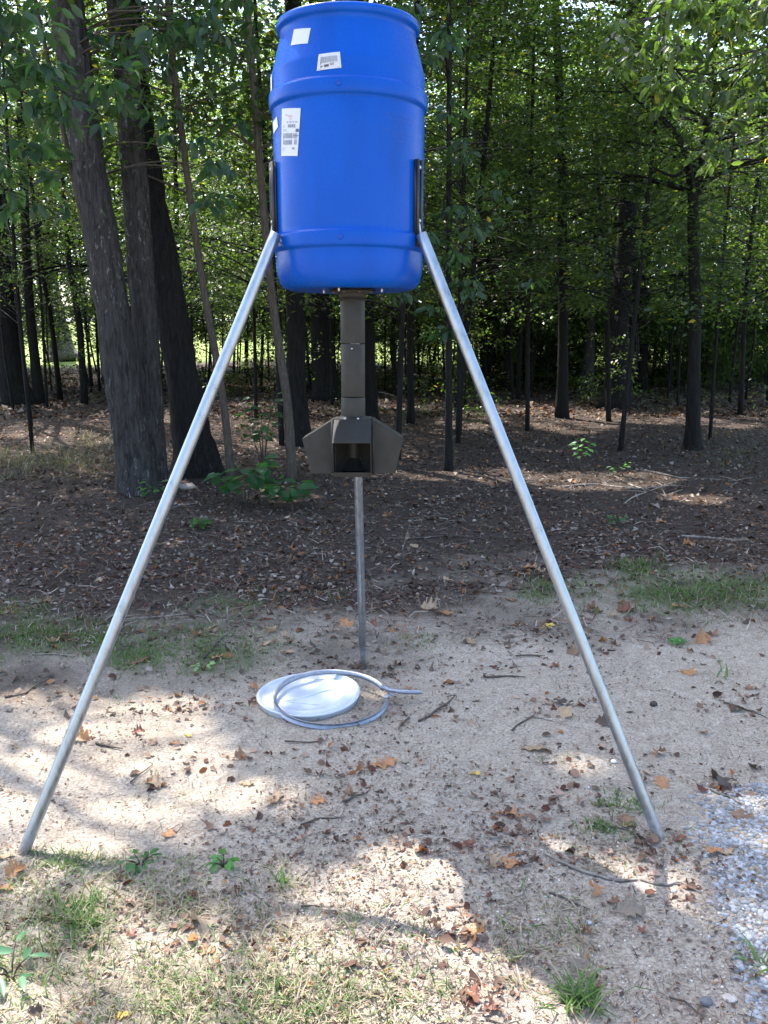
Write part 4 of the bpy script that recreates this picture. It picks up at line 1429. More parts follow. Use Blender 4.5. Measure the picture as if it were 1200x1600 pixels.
DL = {'tan': deadleaf('tan dead leaf', (.38, .275, .17), (.25, .165, .095)), 'orange': deadleaf('orange dead leaf', (.40, .21, .095), (.25, .11, .05)),
      'brown': deadleaf('brown dead leaf', (.24, .145, .085), (.13, .075, .045)), 'red': deadleaf('red brown dead leaf', (.22, .085, .05), (.11, .045, .03)),
      'grey': deadleaf('grey brown dead leaf', (.21, .165, .125), (.13, .10, .075)), 'yellow': deadleaf('yellow leaf', (.62, .44, .08), (.4, .27, .06)),
      'dark': deadleaf('dark rotten leaf', (.08, .055, .04), (.045, .03, .024))}
OM = {}
for c_ in DL:
    for q in range(4):
        me = oak_mesh('oak_leaf', hash(c_) % 1 + q * 7 + len(c_) * 3, (3, 2, 3, 4)[q], (1., 1.6, .5, 2.2)[q])
        me.materials.append(DL[c_])
        OM[c_, q] = me
LEAVES = [
    (155, 908, 18, 'tan', 0, 'small tan leaf alone on the dark mulch left of the left leg'), (264, 1301, 27, 'orange', 1, 'curled orange leaf on the bright sand right of the left foot'),
    (24, 1366, 34, 'orange', 3, 'orange leaf standing up just below the left foot'), (10, 1340, 22, 'tan', 0, 'tan leaf touching the left pipe foot'), (8, 1388, 24, 'orange', 1, 'orange-brown leaf lowest of those beside the left foot'),
    (424, 991, 30, 'tan', 1, 'tan oak leaf left of a touching pair above the white lid'), (449, 999, 28, 'tan', 0, 'tan oak leaf right of a touching pair above the white lid'),
    (449, 1021, 28, 'tan', 2, 'tan lobed leaf just above the top edge of the white lid'), (415, 1010, 20, 'tan', 0, 'small tan leaf on the grass above the left side of the lid'),
    (540, 981, 32, 'orange', 1, 'orange leaf lying left of the rear foot'), (585, 976, 22, 'red', 3, 'red-brown curled leaf right of the rear leg'), (615, 985, 18, 'orange', 0, 'small orange-brown leaf right of the rear foot'),
    (672, 951, 30, 'tan', 3, 'left tan leaf of a pair on the dirt right of the rear leg'), (694, 957, 32, 'orange', 0, 'right orange-tan leaf of a pair on the dirt right of the rear leg'),
    (735, 1002, 26, 'tan', 2, 'tan lobed leaf between the rear foot and the right leg'), (830, 886, 30, 'orange', 0, 'bright orange leaf on the mulch just left of the right leg'), (846, 894, 16, 'tan', 1, 'tan leaf touching the bright orange one by the right leg'),
    (797, 937, 18, 'orange', 1, 'small orange leaf left of the grass by the right leg'), (806, 976, 20, 'orange', 2, 'small orange-tan leaf left of the right leg on sand'),
    (876, 1128, 44, 'tan', 0, 'large clean tan oak leaf on grey sand left of the right leg'), (834, 1176, 38, 'tan', 2, 'tan oak leaf below the large clean one'), (600, 1195, 40, 'orange', 2, 'flat orange leaf below the locking ring'),
    (742, 1211, 22, 'yellow', 1, 'bright yellow and brown leaf in the shaded dirt centre right'), (1077, 1049, 34, 'orange', 0, 'orange leaf on sand right of the right leg'), (1098, 998, 34, 'orange', 3, 'orange-tan leaf near the green grass strip on the right'),
    (1113, 990, 20, 'brown', 1, 'dark brown leaf above its orange neighbour near the grass strip'), (978, 949, 28, 'red', 3, 'red-brown leaf at the left end of the grass strip'), (982, 966, 20, 'red', 1, 'dark red leaf below the grass strip end'),
    (1060, 944, 22, 'orange', 1, 'orange leaf lodged in the grass strip'), (926, 953, 28, 'brown', 3, 'brown leaf on bare dirt right of the right leg, upper part'), (955, 957, 22, 'tan', 2, 'tan leaf between brown ones right of the right leg'),
    (896, 1022, 24, 'brown', 3, 'brown leaf just behind the right leg, half way down'), (868, 1043, 16, 'red', 1, 'small red leaf on sand left of the right leg'), (856, 978, 24, 'yellow', 2, 'dull yellow leaf against the right leg on sand'),
    (746, 1472, 34, 'orange', 3, 'orange-tan leaf standing up at the end of the leg shadow'), (752, 1453, 26, 'tan', 1, 'tan curled leaf topmost of the clump at the end of the leg shadow'), (728, 1468, 26, 'brown', 0, 'brown leaf under the standing clump at the end of the leg shadow'),
    (716, 1486, 22, 'tan', 3, 'pale tan curled leaf left of the clump at the shadow end'), (738, 1556, 36, 'red', 3, 'dark red curled leaf near the bottom centre right'), (768, 1573, 26, 'red', 1, 'smaller red-brown leaf beside the dark red one at the bottom'),
    (926, 1400, 28, 'orange', 3, 'orange leaf on sand below the right foot'), (985, 1432, 46, 'grey', 3, 'grey rolled leaf on the smooth sand below the right foot'), (1003, 1461, 18, 'red', 1, 'small dark red leaf under the grey rolled leaf'),
    (918, 1466, 20, 'red', 3, 'small red-brown leaf edge-on left of the grey rolled leaf'), (908, 1514, 46, 'grey', 1, 'grey-brown leaf above the green grass tuft'), (796, 1276, 34, 'orange', 0, 'orange-brown leaf in shade right of centre below the ring'),
    (780, 1301, 20, 'orange', 2, 'rusty round-lobed leaf below the orange-brown one'), (768, 1352, 30, 'tan', 3, 'tan upright leaf at the right edge of the sunlit sand'), (795, 1356, 34, 'orange', 1, 'pale orange leaf right of the tan upright leaf'), (733, 1325, 24, 'red', 0, 'reddish leaf at the top of the sunlit sand'),
    (1034, 1231, 30, 'orange', 2, 'orange-brown leaf just right of the right foot'), (1124, 1222, 42, 'dark', 3, 'dark curled leaf at the upper edge of the gravel'), (1180, 1198, 28, 'dark', 1, 'dark leaf near the right edge above the gravel'),
    (1165, 1281, 42, 'brown', 2, 'flat brown leaf lying on the gravel'), (1020, 1318, 26, 'brown', 3, 'brown leaf touching the right foot on its left'), (1060, 1315, 24, 'red', 1, 'dark leaf right of the right foot'), (978, 1290, 34, 'brown', 0, 'brown lobed leaf left of the right foot'),
    (1110, 1336, 32, 'orange', 1, 'orange-brown leaf at the left edge of the gravel'), (1135, 1338, 24, 'tan', 0, 'tan leaf on the gravel edge beside the orange-brown one'), (314, 1452, 54, 'grey', 3, 'long dull leaf in the dry grass at lower left'), (321, 1484, 26, 'orange', 1, 'orange upright leaf in the dry grass at lower left'),
    (125, 1400, 44, 'grey', 2, 'large pale dead leaf in half shade below the left foot'), (104, 1410, 16, 'red', 1, 'small red leaf beside the large pale dead leaf'), (303, 1403, 16, 'red', 3, 'tiny red leaf standing by the small dark plants'), (205, 1459, 22, 'red', 0, 'dark red leaf flat in the dry grass at lower left'),
    (60, 1590, 26, 'dark', 3, 'dark curled leaf at the bottom left corner'), (338, 1540, 30, 'tan', 2, 'pinkish tan leaf near the bottom left of centre'), (190, 1594, 20, 'yellow', 1, 'yellow leaf at the very bottom edge on the left'),
    (498, 1253, 26, 'orange', 0, 'orange leaf on half shaded sand left of centre'), (560, 1312, 18, 'orange', 2, 'dull orange leaf on sand at the centre'), (376, 1181, 26, 'brown', 3, 'brown leaf in shade below and left of the lid'), (430, 1256, 34, 'tan', 1, 'pale leaf at the sunlit edge left of centre'),
    (216, 1148, 20, 'red', 3, 'small red-brown leaf on the bright sand beside the left leg'), (240, 1163, 18, 'brown', 0, 'small brown leaf on bright sand right of its red neighbour'), (275, 1162, 22, 'brown', 2, 'brown leaf alone on the bright sand patch'), (294, 1150, 12, 'yellow', 1, 'tiny yellow leaf on bright sand'),
    (240, 1222, 34, 'tan', 3, 'tan leaf with dark twiggy bits on bright sand'), (108, 1148, 14, 'red', 1, 'tiny dark red leaf by the left leg'), (128, 1160, 30, 'orange', 3, 'pinkish leaf behind the left leg on bright sand'), (386, 1226, 22, 'tan', 0, 'tan leaf with shadow left of centre'),
    (330, 987, 28, 'tan', 2, 'tan lobed leaf in the left grass patch'), (310, 997, 24, 'brown', 1, 'brown leaf beside the tan one in the left grass patch'), (218, 1031, 30, 'red', 2, 'flat reddish leaf behind the left leg'), (340, 1028, 18, 'orange', 1, 'orange leaf near the pale green weed'),
    (75, 946, 16, 'brown', 3, 'brown leaf on dirt at the far left grass'), (82, 1005, 26, 'tan', 1, 'narrow tan leaf in the far left grass'), (396, 1072, 16, 'orange', 3, 'small orange leaf left of the lid'), (648, 854, 22, 'tan', 0, 'tan leaf on the dark mulch right of the rear leg'),
    (725, 881, 18, 'tan', 2, 'pale leaf on dark mulch centre right'), (700, 905, 18, 'tan', 0, 'small tan leaf on mulch above the leaf pair'), (605, 806, 18, 'orange', 1, 'small rusty leaf on mulch near the rear leg top'), (1075, 850, 20, 'orange', 3, 'orange leaf on dark mulch far right'), (1030, 815, 20, 'orange', 0, 'rusty orange leaf on dark mulch right of the right leg'),
    (1150, 1110, 24, 'dark', 3, 'dark leaf lying on sand near the right edge'), (1100, 1145, 22, 'brown', 0, 'brown leaf on sand above the right gravel'), (1170, 1075, 22, 'brown', 2, 'brown leaf by the right edge of the sand'), (945, 1140, 30, 'dark', 3, 'dark bent leaf touching the right leg'), (1030, 1185, 24, 'brown', 3, 'small brown curled leaf above the right foot'),
    (880, 1105, 30, 'dark', 1, 'dark leaf above the large clean oak leaf'), (640, 1076, 14, 'orange', 1, 'small orange leaf at the lever of the ring'), (350, 1345, 14, 'orange', 0, 'orange scrap beside the small broad leaved plant'), (545, 1240, 18, 'brown', 3, 'curled brown leaf on shaded sand'),
]
used = {}
for (u, v, s, c_, kd, lab) in LEAVES:
    p = gr(u, v)
    d = p[1] * math.cos(PITCH) + EYE * math.sin(PITCH)
    L_ = s / FPX * d * 1.12
    o = bpy.data.objects.new('fallen_leaf', OM[c_, kd])
    COL.objects.link(o)
    o.location = (p[0], p[1], float(hgt(p[0], p[1])) + (.004 if kd != 3 else .012))
    ra = rng.random() * 6.28
    o.rotation_euler = (rng.normal(0, .18) + (.5 if kd == 3 else 0), rng.normal(0, .18), ra)
    o.scale = (L_, L_ * 1.0, L_)
    tag(o, lab, 'leaf', 'fallen oak leaves')

# ------------------------------------------------------------------ scattered litter, bits, pebbles, gravel
def ground_cloud(n, umin, umax, vmin, vmax, pw=1., keep=None):
    u = umin + (umax - umin) * rng.random(n)
    v = vmin + (vmax - vmin) * rng.random(n) ** pw
    a = np.arctan((v - 800) / FPX) + PITCH
    Yv = EYE / np.tan(np.maximum(a, .02))
    for _ in range(12):
        Yv = .5 * Yv + .5 * (EYE - terr(Yv)) / np.tan(np.maximum(a, .02))
    d = Yv * math.cos(PITCH) + (EYE - terr(Yv)) * math.sin(PITCH)
    x = (u - 600) / FPX * d
    return x, Yv


def litter(n, x, y, L0, L1, kind='brown', tv=LEAF6, tf=LEAF6F, wid=.75, zoff=.004, tilt=.35, dens=1.):
    x, y = x[:n], y[:n]
    m = len(x)
    P = np.stack([x, y, hgt(x, y) + zoff + rng.random(m) * .008], -1)
    az = rng.random(m) * 6.28
    a = np.stack([np.cos(az), np.sin(az), rng.normal(0, tilt * .5, m)], -1)
    nr = np.array([0, 0, 1.]) + rng.normal(0, tilt, (m, 3))
    s = L0 + (L1 - L0) * rng.random(m) ** 2
    curl = rng.normal(1, 2.5, m)
    return place(tv, tf, P, a, nr, s, wid, palette(m, kind), curl)


A = Acc()
x, y = ground_cloud(90000, -60, 1260, 590, 1130, 1.)
kk = rng.random(len(x)) > .25 + .75 * sandmask(x, y) ** .6 * np.clip(1.6 - fbm(x * 2, y * 2, 71, 3) * 1.3, 0, 1)
kk &= rng.random(len(x)) < np.clip(.30 + (y - 4.6) * .30, .25, 1)
kk &= rng.random(len(x)) < np.clip(.35 + 1.4 * (fbm(x * 1.2, y * 1.2, 72, 3) - .25), .2, 1)
r = litter(10 ** 9, x[kk], y[kk], .012, .058)
A.add(r[0], r[1], col=r[2])
m_ = 22000
x = (rng.random(m_) - .5) * 2 * 9
y = 6 + rng.random(m_) * 14
r = litter(10 ** 9, x, y, .035, .09, tv=KITE, tf=KITEF)
A.add(r[0], r[1], col=r[2] * .8)  # mid-wood litter toned down, shade of the wood put into its colour
m_ = 26000
y = 18 + rng.random(m_) * 20
x = (rng.random(m_) - .5) * 2 * (y * .5)
r = litter(10 ** 9, x, y, .08, .19, tv=KITE, tf=KITEF)
A.add(r[0], r[1], col=r[2] * .62)  # deep-wood litter darker still, again shade put into the colour
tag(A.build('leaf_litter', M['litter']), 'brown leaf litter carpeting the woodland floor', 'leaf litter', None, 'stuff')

A = Acc()   # fine debris on the sand
x, y = ground_cloud(30000, -80, 1280, 930, 1640, 1.)
kk = rng.random(len(x)) < .10 + .9 * np.clip(fbm(x * 1.6, y * 1.6, 91, 4) * 4.5 - 2.1, 0, 1) * np.where((pix(x, y)[0] > 830) & (pix(x, y)[1] > 1380), .25, 1.)
x, y = x[kk], y[kk]
r = litter(10 ** 9, x, y, .005, .024, tv=KITE, tf=KITEF, wid=.6, zoff=.001)
A.add(r[0], r[1], col=r[2] * 1.25)
x, y = ground_cloud(9000, -80, 1280, 930, 1640, 1.)
r = litter(10 ** 9, x, y, .015, .06, tv=BLADE, tf=BLADEF, wid=.05, zoff=.003)
A.add(r[0], r[1], col=r[2])
for (u, v, n, su, sv) in [(715, 1450, 90, 35, 22), (800, 1285, 70, 30, 16), (868, 1108, 60, 34, 9), (1030, 1330, 90, 50, 18), (700, 1120, 50, 40, 12), (560, 1215, 90, 60, 20), (420, 1285, 70, 60, 18), (230, 1225, 40, 22, 10),
                          (1125, 1228, 60, 36, 8), (760, 1555, 50, 30, 20), (880, 1240, 120, 70, 25), (940, 1180, 90, 60, 18), (620, 1300, 80, 60, 20), (330, 1450, 90, 80, 30), (120, 1420, 80, 60, 24), (1160, 1090, 60, 45, 12), (1080, 1020, 60, 60, 14),
                          (790, 1040, 60, 60, 8), (600, 1045, 70, 50, 8), (440, 1010, 60, 50, 8), (350, 1100, 60, 50, 12), (250, 1110, 40, 40, 8), (520, 1490, 70, 120, 30), (660, 1330, 60, 50, 14), (300, 1190, 60, 60, 12), (480, 1180, 90, 70, 14), (1060, 1400, 40, 60, 20), (850, 1345, 80, 60, 18)]:
    n = int(n * .55)
    P_ = np.array([gr(a_, b_)[:2] for a_, b_ in zip(u + rng.normal(0, su, n), v + rng.normal(0, sv, n))])
    r = litter(10 ** 9, P_[:, 0], P_[:, 1], .012, .05, zoff=.003, tilt=.5)
    A.add(r[0], r[1], col=r[2] * np.array([1.15, .95, .85]))
tag(A.build('sand_debris', M['litter']), 'crumbs of leaf and twig strewn over the sand', 'debris', None, 'stuff')

A = Acc()   # straw and thin twigs in the mulch
x, y = ground_cloud(9000, -80, 1280, 620, 1000, .8)
r = litter(10 ** 9, x, y, .05, .22, tv=BLADE, tf=BLADEF, wid=.035, zoff=.008, tilt=.2)
c2 = r[2] * np.array([1.3, 1.3, 1.3])
A.add(r[0], r[1], col=c2)
tag(A.build('pine_straw', M['litter']), 'loose straw and fine twigs over the dark mulch', 'straw', None, 'stuff')

ICO = None
bm = bmesh.new()
bmesh.ops.create_icosphere(bm, subdivisions=1, radius=.5)
IV = np.array([v_.co[:] for v_ in bm.verts])
IF = np.array([[v_.index for v_ in f_.verts] for f_ in bm.faces])
bm.free()


def stones(x, y, s, cols, flat=.55, sink=.3):
    m = len(x)
    Vv = IV[None] * (1 + rng.normal(0, .14, (m, len(IV), 1)))
    az = rng.random(m) * 6.28
    c_, s_ = np.cos(az)[:, None], np.sin(az)[:, None]
    sx = (.8 + .5 * rng.random(m))[:, None]
    X_ = Vv[..., 0] * sx
    Y_ = Vv[..., 1] / sx
    out = np.stack([(X_ * c_ - Y_ * s_), (X_ * s_ + Y_ * c_), Vv[..., 2] * flat], -1) * s[:, None, None]
    out += np.stack([x, y, hgt(x, y) + s * flat * (.5 - sink)], -1)[:, None]
    F_ = IF[None] + (np.arange(m) * len(IV))[:, None, None]
    return out.reshape(-1, 3), F_.reshape(-1, 3), np.repeat(cols, len(IV), 0)


A = Acc()
u = 1150 + rng.normal(0, 60, 9500)
v = 1222 + rng.random(9500) * 420
ed = np.interp(v, [1225, 1250, 1290, 1330, 1400, 1470, 1520, 1570, 1650], [1175, 1110, 1104, 1122, 1145, 1166, 1188, 1215, 1245])
pr_ = 1 / (1 + np.exp(-(u - ed - rng.normal(0, 22, len(u))) / 9))
kk = (rng.random(len(u)) < pr_) & (u < 1260)
kk |= (rng.random(len(u)) < .012) & (v < 1420)
pts = np.array([gr(a_, b_)[:2] for a_, b_ in zip(u[kk], v[kk])])
xs_, ys_ = pts[:, 0], pts[:, 1]
xe = np.concatenate([xs_, 1.62 + rng.random(5000) * 2.2])
ye = np.concatenate([ys_, .4 + rng.random(5000) * 2.6])
s = .007 + .024 * rng.random(len(xe)) ** 1.5
g0 = rng.random((len(xe), 1))
cols = np.array([(.10, .10, .10)]) * (1 - g0) + np.array([(.32, .325, .335)]) * g0
cols = np.where(rng.random((len(xe), 1)) > .88, np.array([(.22, .17, .12)]), cols)
r = stones(xe, ye, s, cols, .5, .55)
A.add(r[0], r[1], col=r[2])
tag(A.build('gravel', M['stone']), 'pale blue-grey gravel spilling in at the lower right', 'gravel', None, 'stuff')
A = Acc()
x, y = ground_cloud(9000, -80, 1280, 1000, 1640, .9)
kk = rng.random(len(x)) < np.clip(fbm(x * 1.1 + 3, y * 1.1, 63, 3) * 3 - 1.0, .1, 1) * (.35 + .65 * (x > -.3))
x, y = x[kk], y[kk]
g0 = rng.random((len(x), 1))
cols = np.array([(.2, .15, .11)]) * (1 - g0) + np.array([(.52, .47, .41)]) * g0
r = stones(x, y, .003 + .008 * rng.random(len(x)) ** 2, cols, .7)
A.add(r[0], r[1], col=r[2])
tag(A.build('pebbles', M['stone']), 'tiny tan and white pebbles scattered in the sand', 'pebbles', None, 'stuff')

# single stones and a nut
def lump(name, label, cat, u, v, s, c1, c2, flat=.7, sub=3, amp=.12):
    p = gr(u, v)
    bm = bmesh.new()
    bmesh.ops.create_icosphere(bm, subdivisions=sub, radius=.5)
    sd_ = rng.random() * 50
    for q in bm.verts:
        c = q.co
        f = 1 + amp * (float(vn(c.x * 3 + sd_, c.y * 3 + c.z * 2, 4)) - .5) * 2 + amp * .4 * (float(vn(c.x * 9 + sd_, c.y * 9 + c.z * 7, 5)) - .5)
        q.co = (c.x * f * 1.15, c.y * f, c.z * f * flat)
    me = bpy.data.meshes.new(name)
    bm.to_mesh(me)
    bm.free()
    for q in me.polygons:
        q.use_smooth = True
    m = mat(label[:30], c1, .85)
    k = N(m)
    k.l(k.ramp(k.noise(k.obj((1, 1, 1)), 6, 5), [(.3, c2), (.7, c1)]), k.b.inputs['Base Color'])
    me.materials.append(m)
    o = bpy.data.objects.new(name, me)
    COL.objects.link(o)
    o.location = (p[0], p[1], float(hgt(p[0], p[1])) + s * flat * .3)
    o.scale = (s, s, s)
    return tag(o, label, cat)


lump('nut', 'round dark hickory nut alone on the sand right of the right leg', 'nut', 1021, 1103, .033, (.06, .045, .035), (.03, .022, .018), .95, 3, .05)
lump('stone', 'dark grey stone at the bottom right on smooth sand', 'stone', 1103, 1568, .032, (.13, .13, .14), (.06, .06, .065))
lump('stone', 'pale tan stone at the foot of the left tree clump', 'stone', 293, 764, .17, (.27, .23, .19), (.15, .125, .10), .5)
lump('stone', 'small blue-grey pebble beside the grey rolled leaf', 'stone', 920, 1448, .016, (.34, .37, .42), (.22, .24, .28))
lump('stone', 'pale quartz pebble left of the right leg near its foot', 'stone', 922, 1240, .018, (.62, .62, .62), (.45, .45, .45))
lump('stone', 'white quartz pebble above the right foot on pebbly sand', 'stone', 958, 1200, .022, (.66, .64, .60), (.5, .48, .45))
lump('stone', 'flat buff stone half sunk at the bottom right beside the dark one', 'stone', 1140, 1562, .036, (.42, .38, .33), (.3, .26, .22), .3)

# ------------------------------------------------------------------ twigs and sticks, one by one
TW = [
    ([(193, 972), (250, 968), (290, 965), (330, 969)], 4, DEAD, 'long bent grey twig lying across the left grass patch'), ([(318, 1028), (335, 1012), (356, 994)], 4, DARKTW, 'dark forked-looking twig in the grass right of the left leg'),
    ([(50, 1027), (85, 1025), (118, 1029)], 3, DEAD, 'straight grey twig in the far left grass'), ([(8, 1096), (40, 1088), (62, 1074), (78, 1064)], 3, DARKTW, 'dark twig at the left edge of the bright sand'),
    ([(150, 1166), (170, 1169), (192, 1174)], 4, DARKTW, 'short dark twig on bright sand right of the left leg'), ([(204, 1221), (220, 1210), (239, 1196)], 2.5, DARKTW, 'thin slanting twig on bright sand'),
    ([(654, 1131), (680, 1115), (711, 1093)], 4, DARKTW, 'dark stick slanting right of the ring lever'), ([(640, 1124), (628, 1135), (622, 1146)], 3, DARKTW, 'short stick left of the slanting dark one'),
    ([(850, 1342), (905, 1368), (960, 1379), (1000, 1379), (1040, 1390), (1062, 1386), (1096, 1403)], 5, DEAD, 'long knobbly fallen twig below the right foot'), ([(858, 1402), (890, 1413), (917, 1427)], 4, DARKTW, 'dark stick left of the grey rolled leaf'),
    ([(535, 1254), (555, 1246), (574, 1240)], 4, DARKTW, 'dark twig on half shaded sand at the centre'), ([(470, 1420), (490, 1419), (512, 1421)], 3, DARKTW, 'thin dark twig on the leg shadow'),
    ([(574, 1472), (590, 1450), (606, 1428), (630, 1402)], 2.5, PALETW, 'bleached straw crossing the leg shadow'), ([(586, 1480), (604, 1455), (618, 1440)], 2, PALETW, 'second bleached straw right of the one crossing the leg shadow'),
    ([(1110, 1236), (1140, 1246), (1172, 1263)], 3.5, DEAD, 'grey twig at the top edge of the gravel'), ([(758, 1590), (790, 1597), (815, 1592)], 3, DARKTW, 'dark twig at the bottom edge below the red leaves'),
    ([(1045, 1560), (1070, 1566), (1098, 1592)], 3.5, DARKTW, 'forked dark twig left of the dark stone'), ([(760, 1060), (790, 1058), (822, 1061)], 3.5, DARKTW, 'dark twig on grey sand left of the right leg'),
    ([(800, 1146), (822, 1133), (838, 1120)], 3, DARKTW, 'slanting twig left of the large clean oak leaf'), ([(806, 1028), (830, 1027), (852, 1028)], 2.5, DARKTW, 'thin dark twig above the grey sand'),
    ([(820, 1130), (832, 1128), (850, 1132), (905, 1148)], 2, DEAD, 'thin stalk under the large clean oak leaf'), ([(1065, 836), (1110, 838), (1172, 844)], 4, DEAD, 'grey stick lying on the mulch at the right edge'),
    ([(600, 843), (700, 838), (760, 842)], 3, DARKTW, 'long dark root-like twig on mulch right of the rear leg'), ([(300, 860), (360, 862), (470, 872)], 3, DARKTW, 'long dark twig on mulch left of the rear leg'),
    ([(640, 812), (690, 806), (735, 800)], 3.5, DARKTW, 'dark twig on mulch near the right leg'), ([(880, 762), (930, 756), (1000, 766), (1040, 762)], 3.5, DEAD, 'pale fallen branch in the sunny patch at the wood edge'),
    ([(950, 738), (990, 760), (1040, 775)], 2, PALETW, 'bleached stick across the pale branch at the wood edge'), ([(975, 790), (1010, 772), (1062, 752)], 2, PALETW, 'bleached stick slanting up right of the pale branch'),
    ([(1000, 735), (1060, 748), (1150, 752)], 1.8, PALETW, 'long thin bleached stick at the right wood edge'), ([(592, 614), (612, 619), (636, 626)], 3, PALETW, 'pale crooked stick on the floor beyond the feed pipe'),
    ([(225, 820), (260, 800), (300, 785)], 3, DEAD, 'grey stick slanting on mulch below the left clump'), ([(1035, 905), (1060, 925), (1085, 948)], 2.5, DARKTW, 'thin dark stalk lying over the grass strip'),
    ([(930, 1296), (965, 1302), (1000, 1310)], 3, DARKTW, 'dark twig running to the right foot'), ([(1130, 1100), (1165, 1108), (1200, 1122)], 3, DARKTW, 'dark twig near the right edge on sand'),
    ([(445, 1160), (480, 1165), (510, 1163)], 2.5, DARKTW, 'thin dark twig in shade below the ring'), ([(470, 1290), (500, 1280), (540, 1276)], 3, DARKTW, 'thin dark twig on mottled sand left of centre'),
]
for pts, w_, m, lab in TW:
    P = []
    for (u, v) in pts:
        p = gr(u, v)
        P.append(np.array([p[0], p[1], float(hgt(p[0], p[1])) + .004 + .006 * rng.random()]))
    P = np.array(P)
    Q_ = [P[0]]
    for a_, b_ in zip(P[:-1], P[1:]):
        L_ = np.linalg.norm(b_ - a_)
        mid = (a_ + b_) / 2 + rng.normal(0, .035 * L_, 3) * np.array([1, 1, .2])
        Q_ += [mid, b_]
    d = P[0][1] + .3
    r0 = w_ / FPX * d * .5
    base = P[0]
    A = Acc()
    V, Q, T = tube(Q_, [r0, r0 * .95, r0 * .8, r0 * .35], 7, len(Q_) * 4, .3, int(pts[0][0]))
    A.add(V, Q, T)
    Lt = np.linalg.norm(P[-1] - P[0])
    for s in range(3 if Lt > .25 else 1):
        k0 = 1 + int(rng.integers(0, len(Q_) - 1)) if len(Q_) > 2 else 0
        k0 = min(k0, len(Q_) - 1)
        az = rng.random() * 6.28
        e = Q_[k0] + np.array([math.cos(az), math.sin(az), .15]) * Lt * .18
        V, Q, T = tube([Q_[k0], (Q_[k0] + e) / 2 + np.array([0, 0, .005]), e], [r0 * .5, r0 * .4, r0 * .15], 5, 5)
        A.add(V, Q, T)
    o = A.build('twig', m, None, True, base)
    o.location = base
    tag(o, lab, 'twig', 'twigs and sticks on the ground')

# ------------------------------------------------------------------ grass and weeds
A = Acc()
for (u, v, ru, rv, n, h_, kd) in GRASS:
    n = int(n * {'g': .8, 't': .28, 'm': .30, 'd': .32, 's': 1.}[kd])
    uu = u + rng.normal(0, ru * .62, n)
    vv = v + rng.normal(0, rv * .62, n)
    # clump
    nc = max(4, n // 26)
    if kd != 't':
        ci = rng.integers(0, nc, n)
        cu, cv = u + rng.normal(0, ru * .62, nc), v + rng.normal(0, rv * .62, nc)
        uu = np.where(rng.random(n) < .65, cu[ci] + rng.normal(0, ru * .07 + 3, n), uu)
        vv = np.where(rng.random(n) < .65, cv[ci] + rng.normal(0, rv * .07 + 2, n), vv)
    if kd == 's':
        vv = np.clip(vv, 640, 2000)
    G = np.array([gr(a_, min(b_, 1700)) for a_, b_ in zip(uu, vv)])
    G[:, 2] = hgt(G[:, 0], G[:, 1]) - .002
    az = rng.random(n) * 6.28
    up = np.abs(rng.normal(.9, .55, n)) if kd != 'd' else np.abs(rng.normal(.25, .3, n))
    a_ = np.stack([np.cos(az), np.sin(az), up], -1)
    nr = np.stack([-np.cos(az) * up, -np.sin(az) * up, np.ones(n)], -1) + rng.normal(0, .2, (n, 3))
    t = rng.random((n, 1))
    q = rng.random((n, 1))
    green = np.array([(.045, .10, .022)]) * (1 - t) + np.array([(.12, .19, .05)]) * t
    dry = np.array([(.20, .16, .11)]) * (1 - t) + np.array([(.36, .31, .24)]) * t
    pd = {'g': .12, 't': .05, 'm': .62, 'd': .88, 's': .6}[kd]
    c = np.where(q < pd, dry, green)
    if kd == 's':
        c = c * .6
    s = h_ * (.5 + .9 * rng.random(n))
    curl = rng.normal(1.4, 1.0, n)
    wv = (.0042 if kd != 't' else .006) / np.maximum(s, .02) * (.6 + .7 * rng.random(n))
    if kd == 's':
        wv *= 1.6
    r = place(BLADE, BLADEF, G, a_, nr, s, wv, c, curl)
    A.add(r[0], r[1], col=r[2])
n = 8500    # lawn-like wisps spread thinly over the lower left
x, y = ground_cloud(n, -60, 760, 1330, 1640, 1.)
kk = rng.random(n) < np.clip(fbm(x * 2.2, y * 2.2, 17, 3) * 3.2 - 1.35, .02, 1)
x, y = x[kk], y[kk]
n = len(x)
G = np.stack([x, y, hgt(x, y) - .002], -1)
az = rng.random(n) * 6.28
up = np.abs(rng.normal(.3, .5, n))
t = rng.random((n, 1))
c = np.where(rng.random((n, 1)) < .66, np.array([(.22, .18, .13)]) * (1 - t) + np.array([(.38, .33, .25)]) * t, np.array([(.07, .13, .035)]) * (1 - t) + np.array([(.16, .23, .07)]) * t)
s = .045 * (.5 + .9 * rng.random(n))
r = place(BLADE, BLADEF, G, np.stack([np.cos(az), np.sin(az), up], -1), np.stack([-np.cos(az) * up, -np.sin(az) * up, np.ones(n)], -1) + rng.normal(0, .2, (n, 3)), s, .0042 / s, c, rng.normal(1.4, 1, n))
A.add(r[0], r[1], col=r[2])
tag(A.build('grass', M['grass']), 'sparse tufts of green and straw coloured grass on the clearing', 'grass', None, 'stuff')


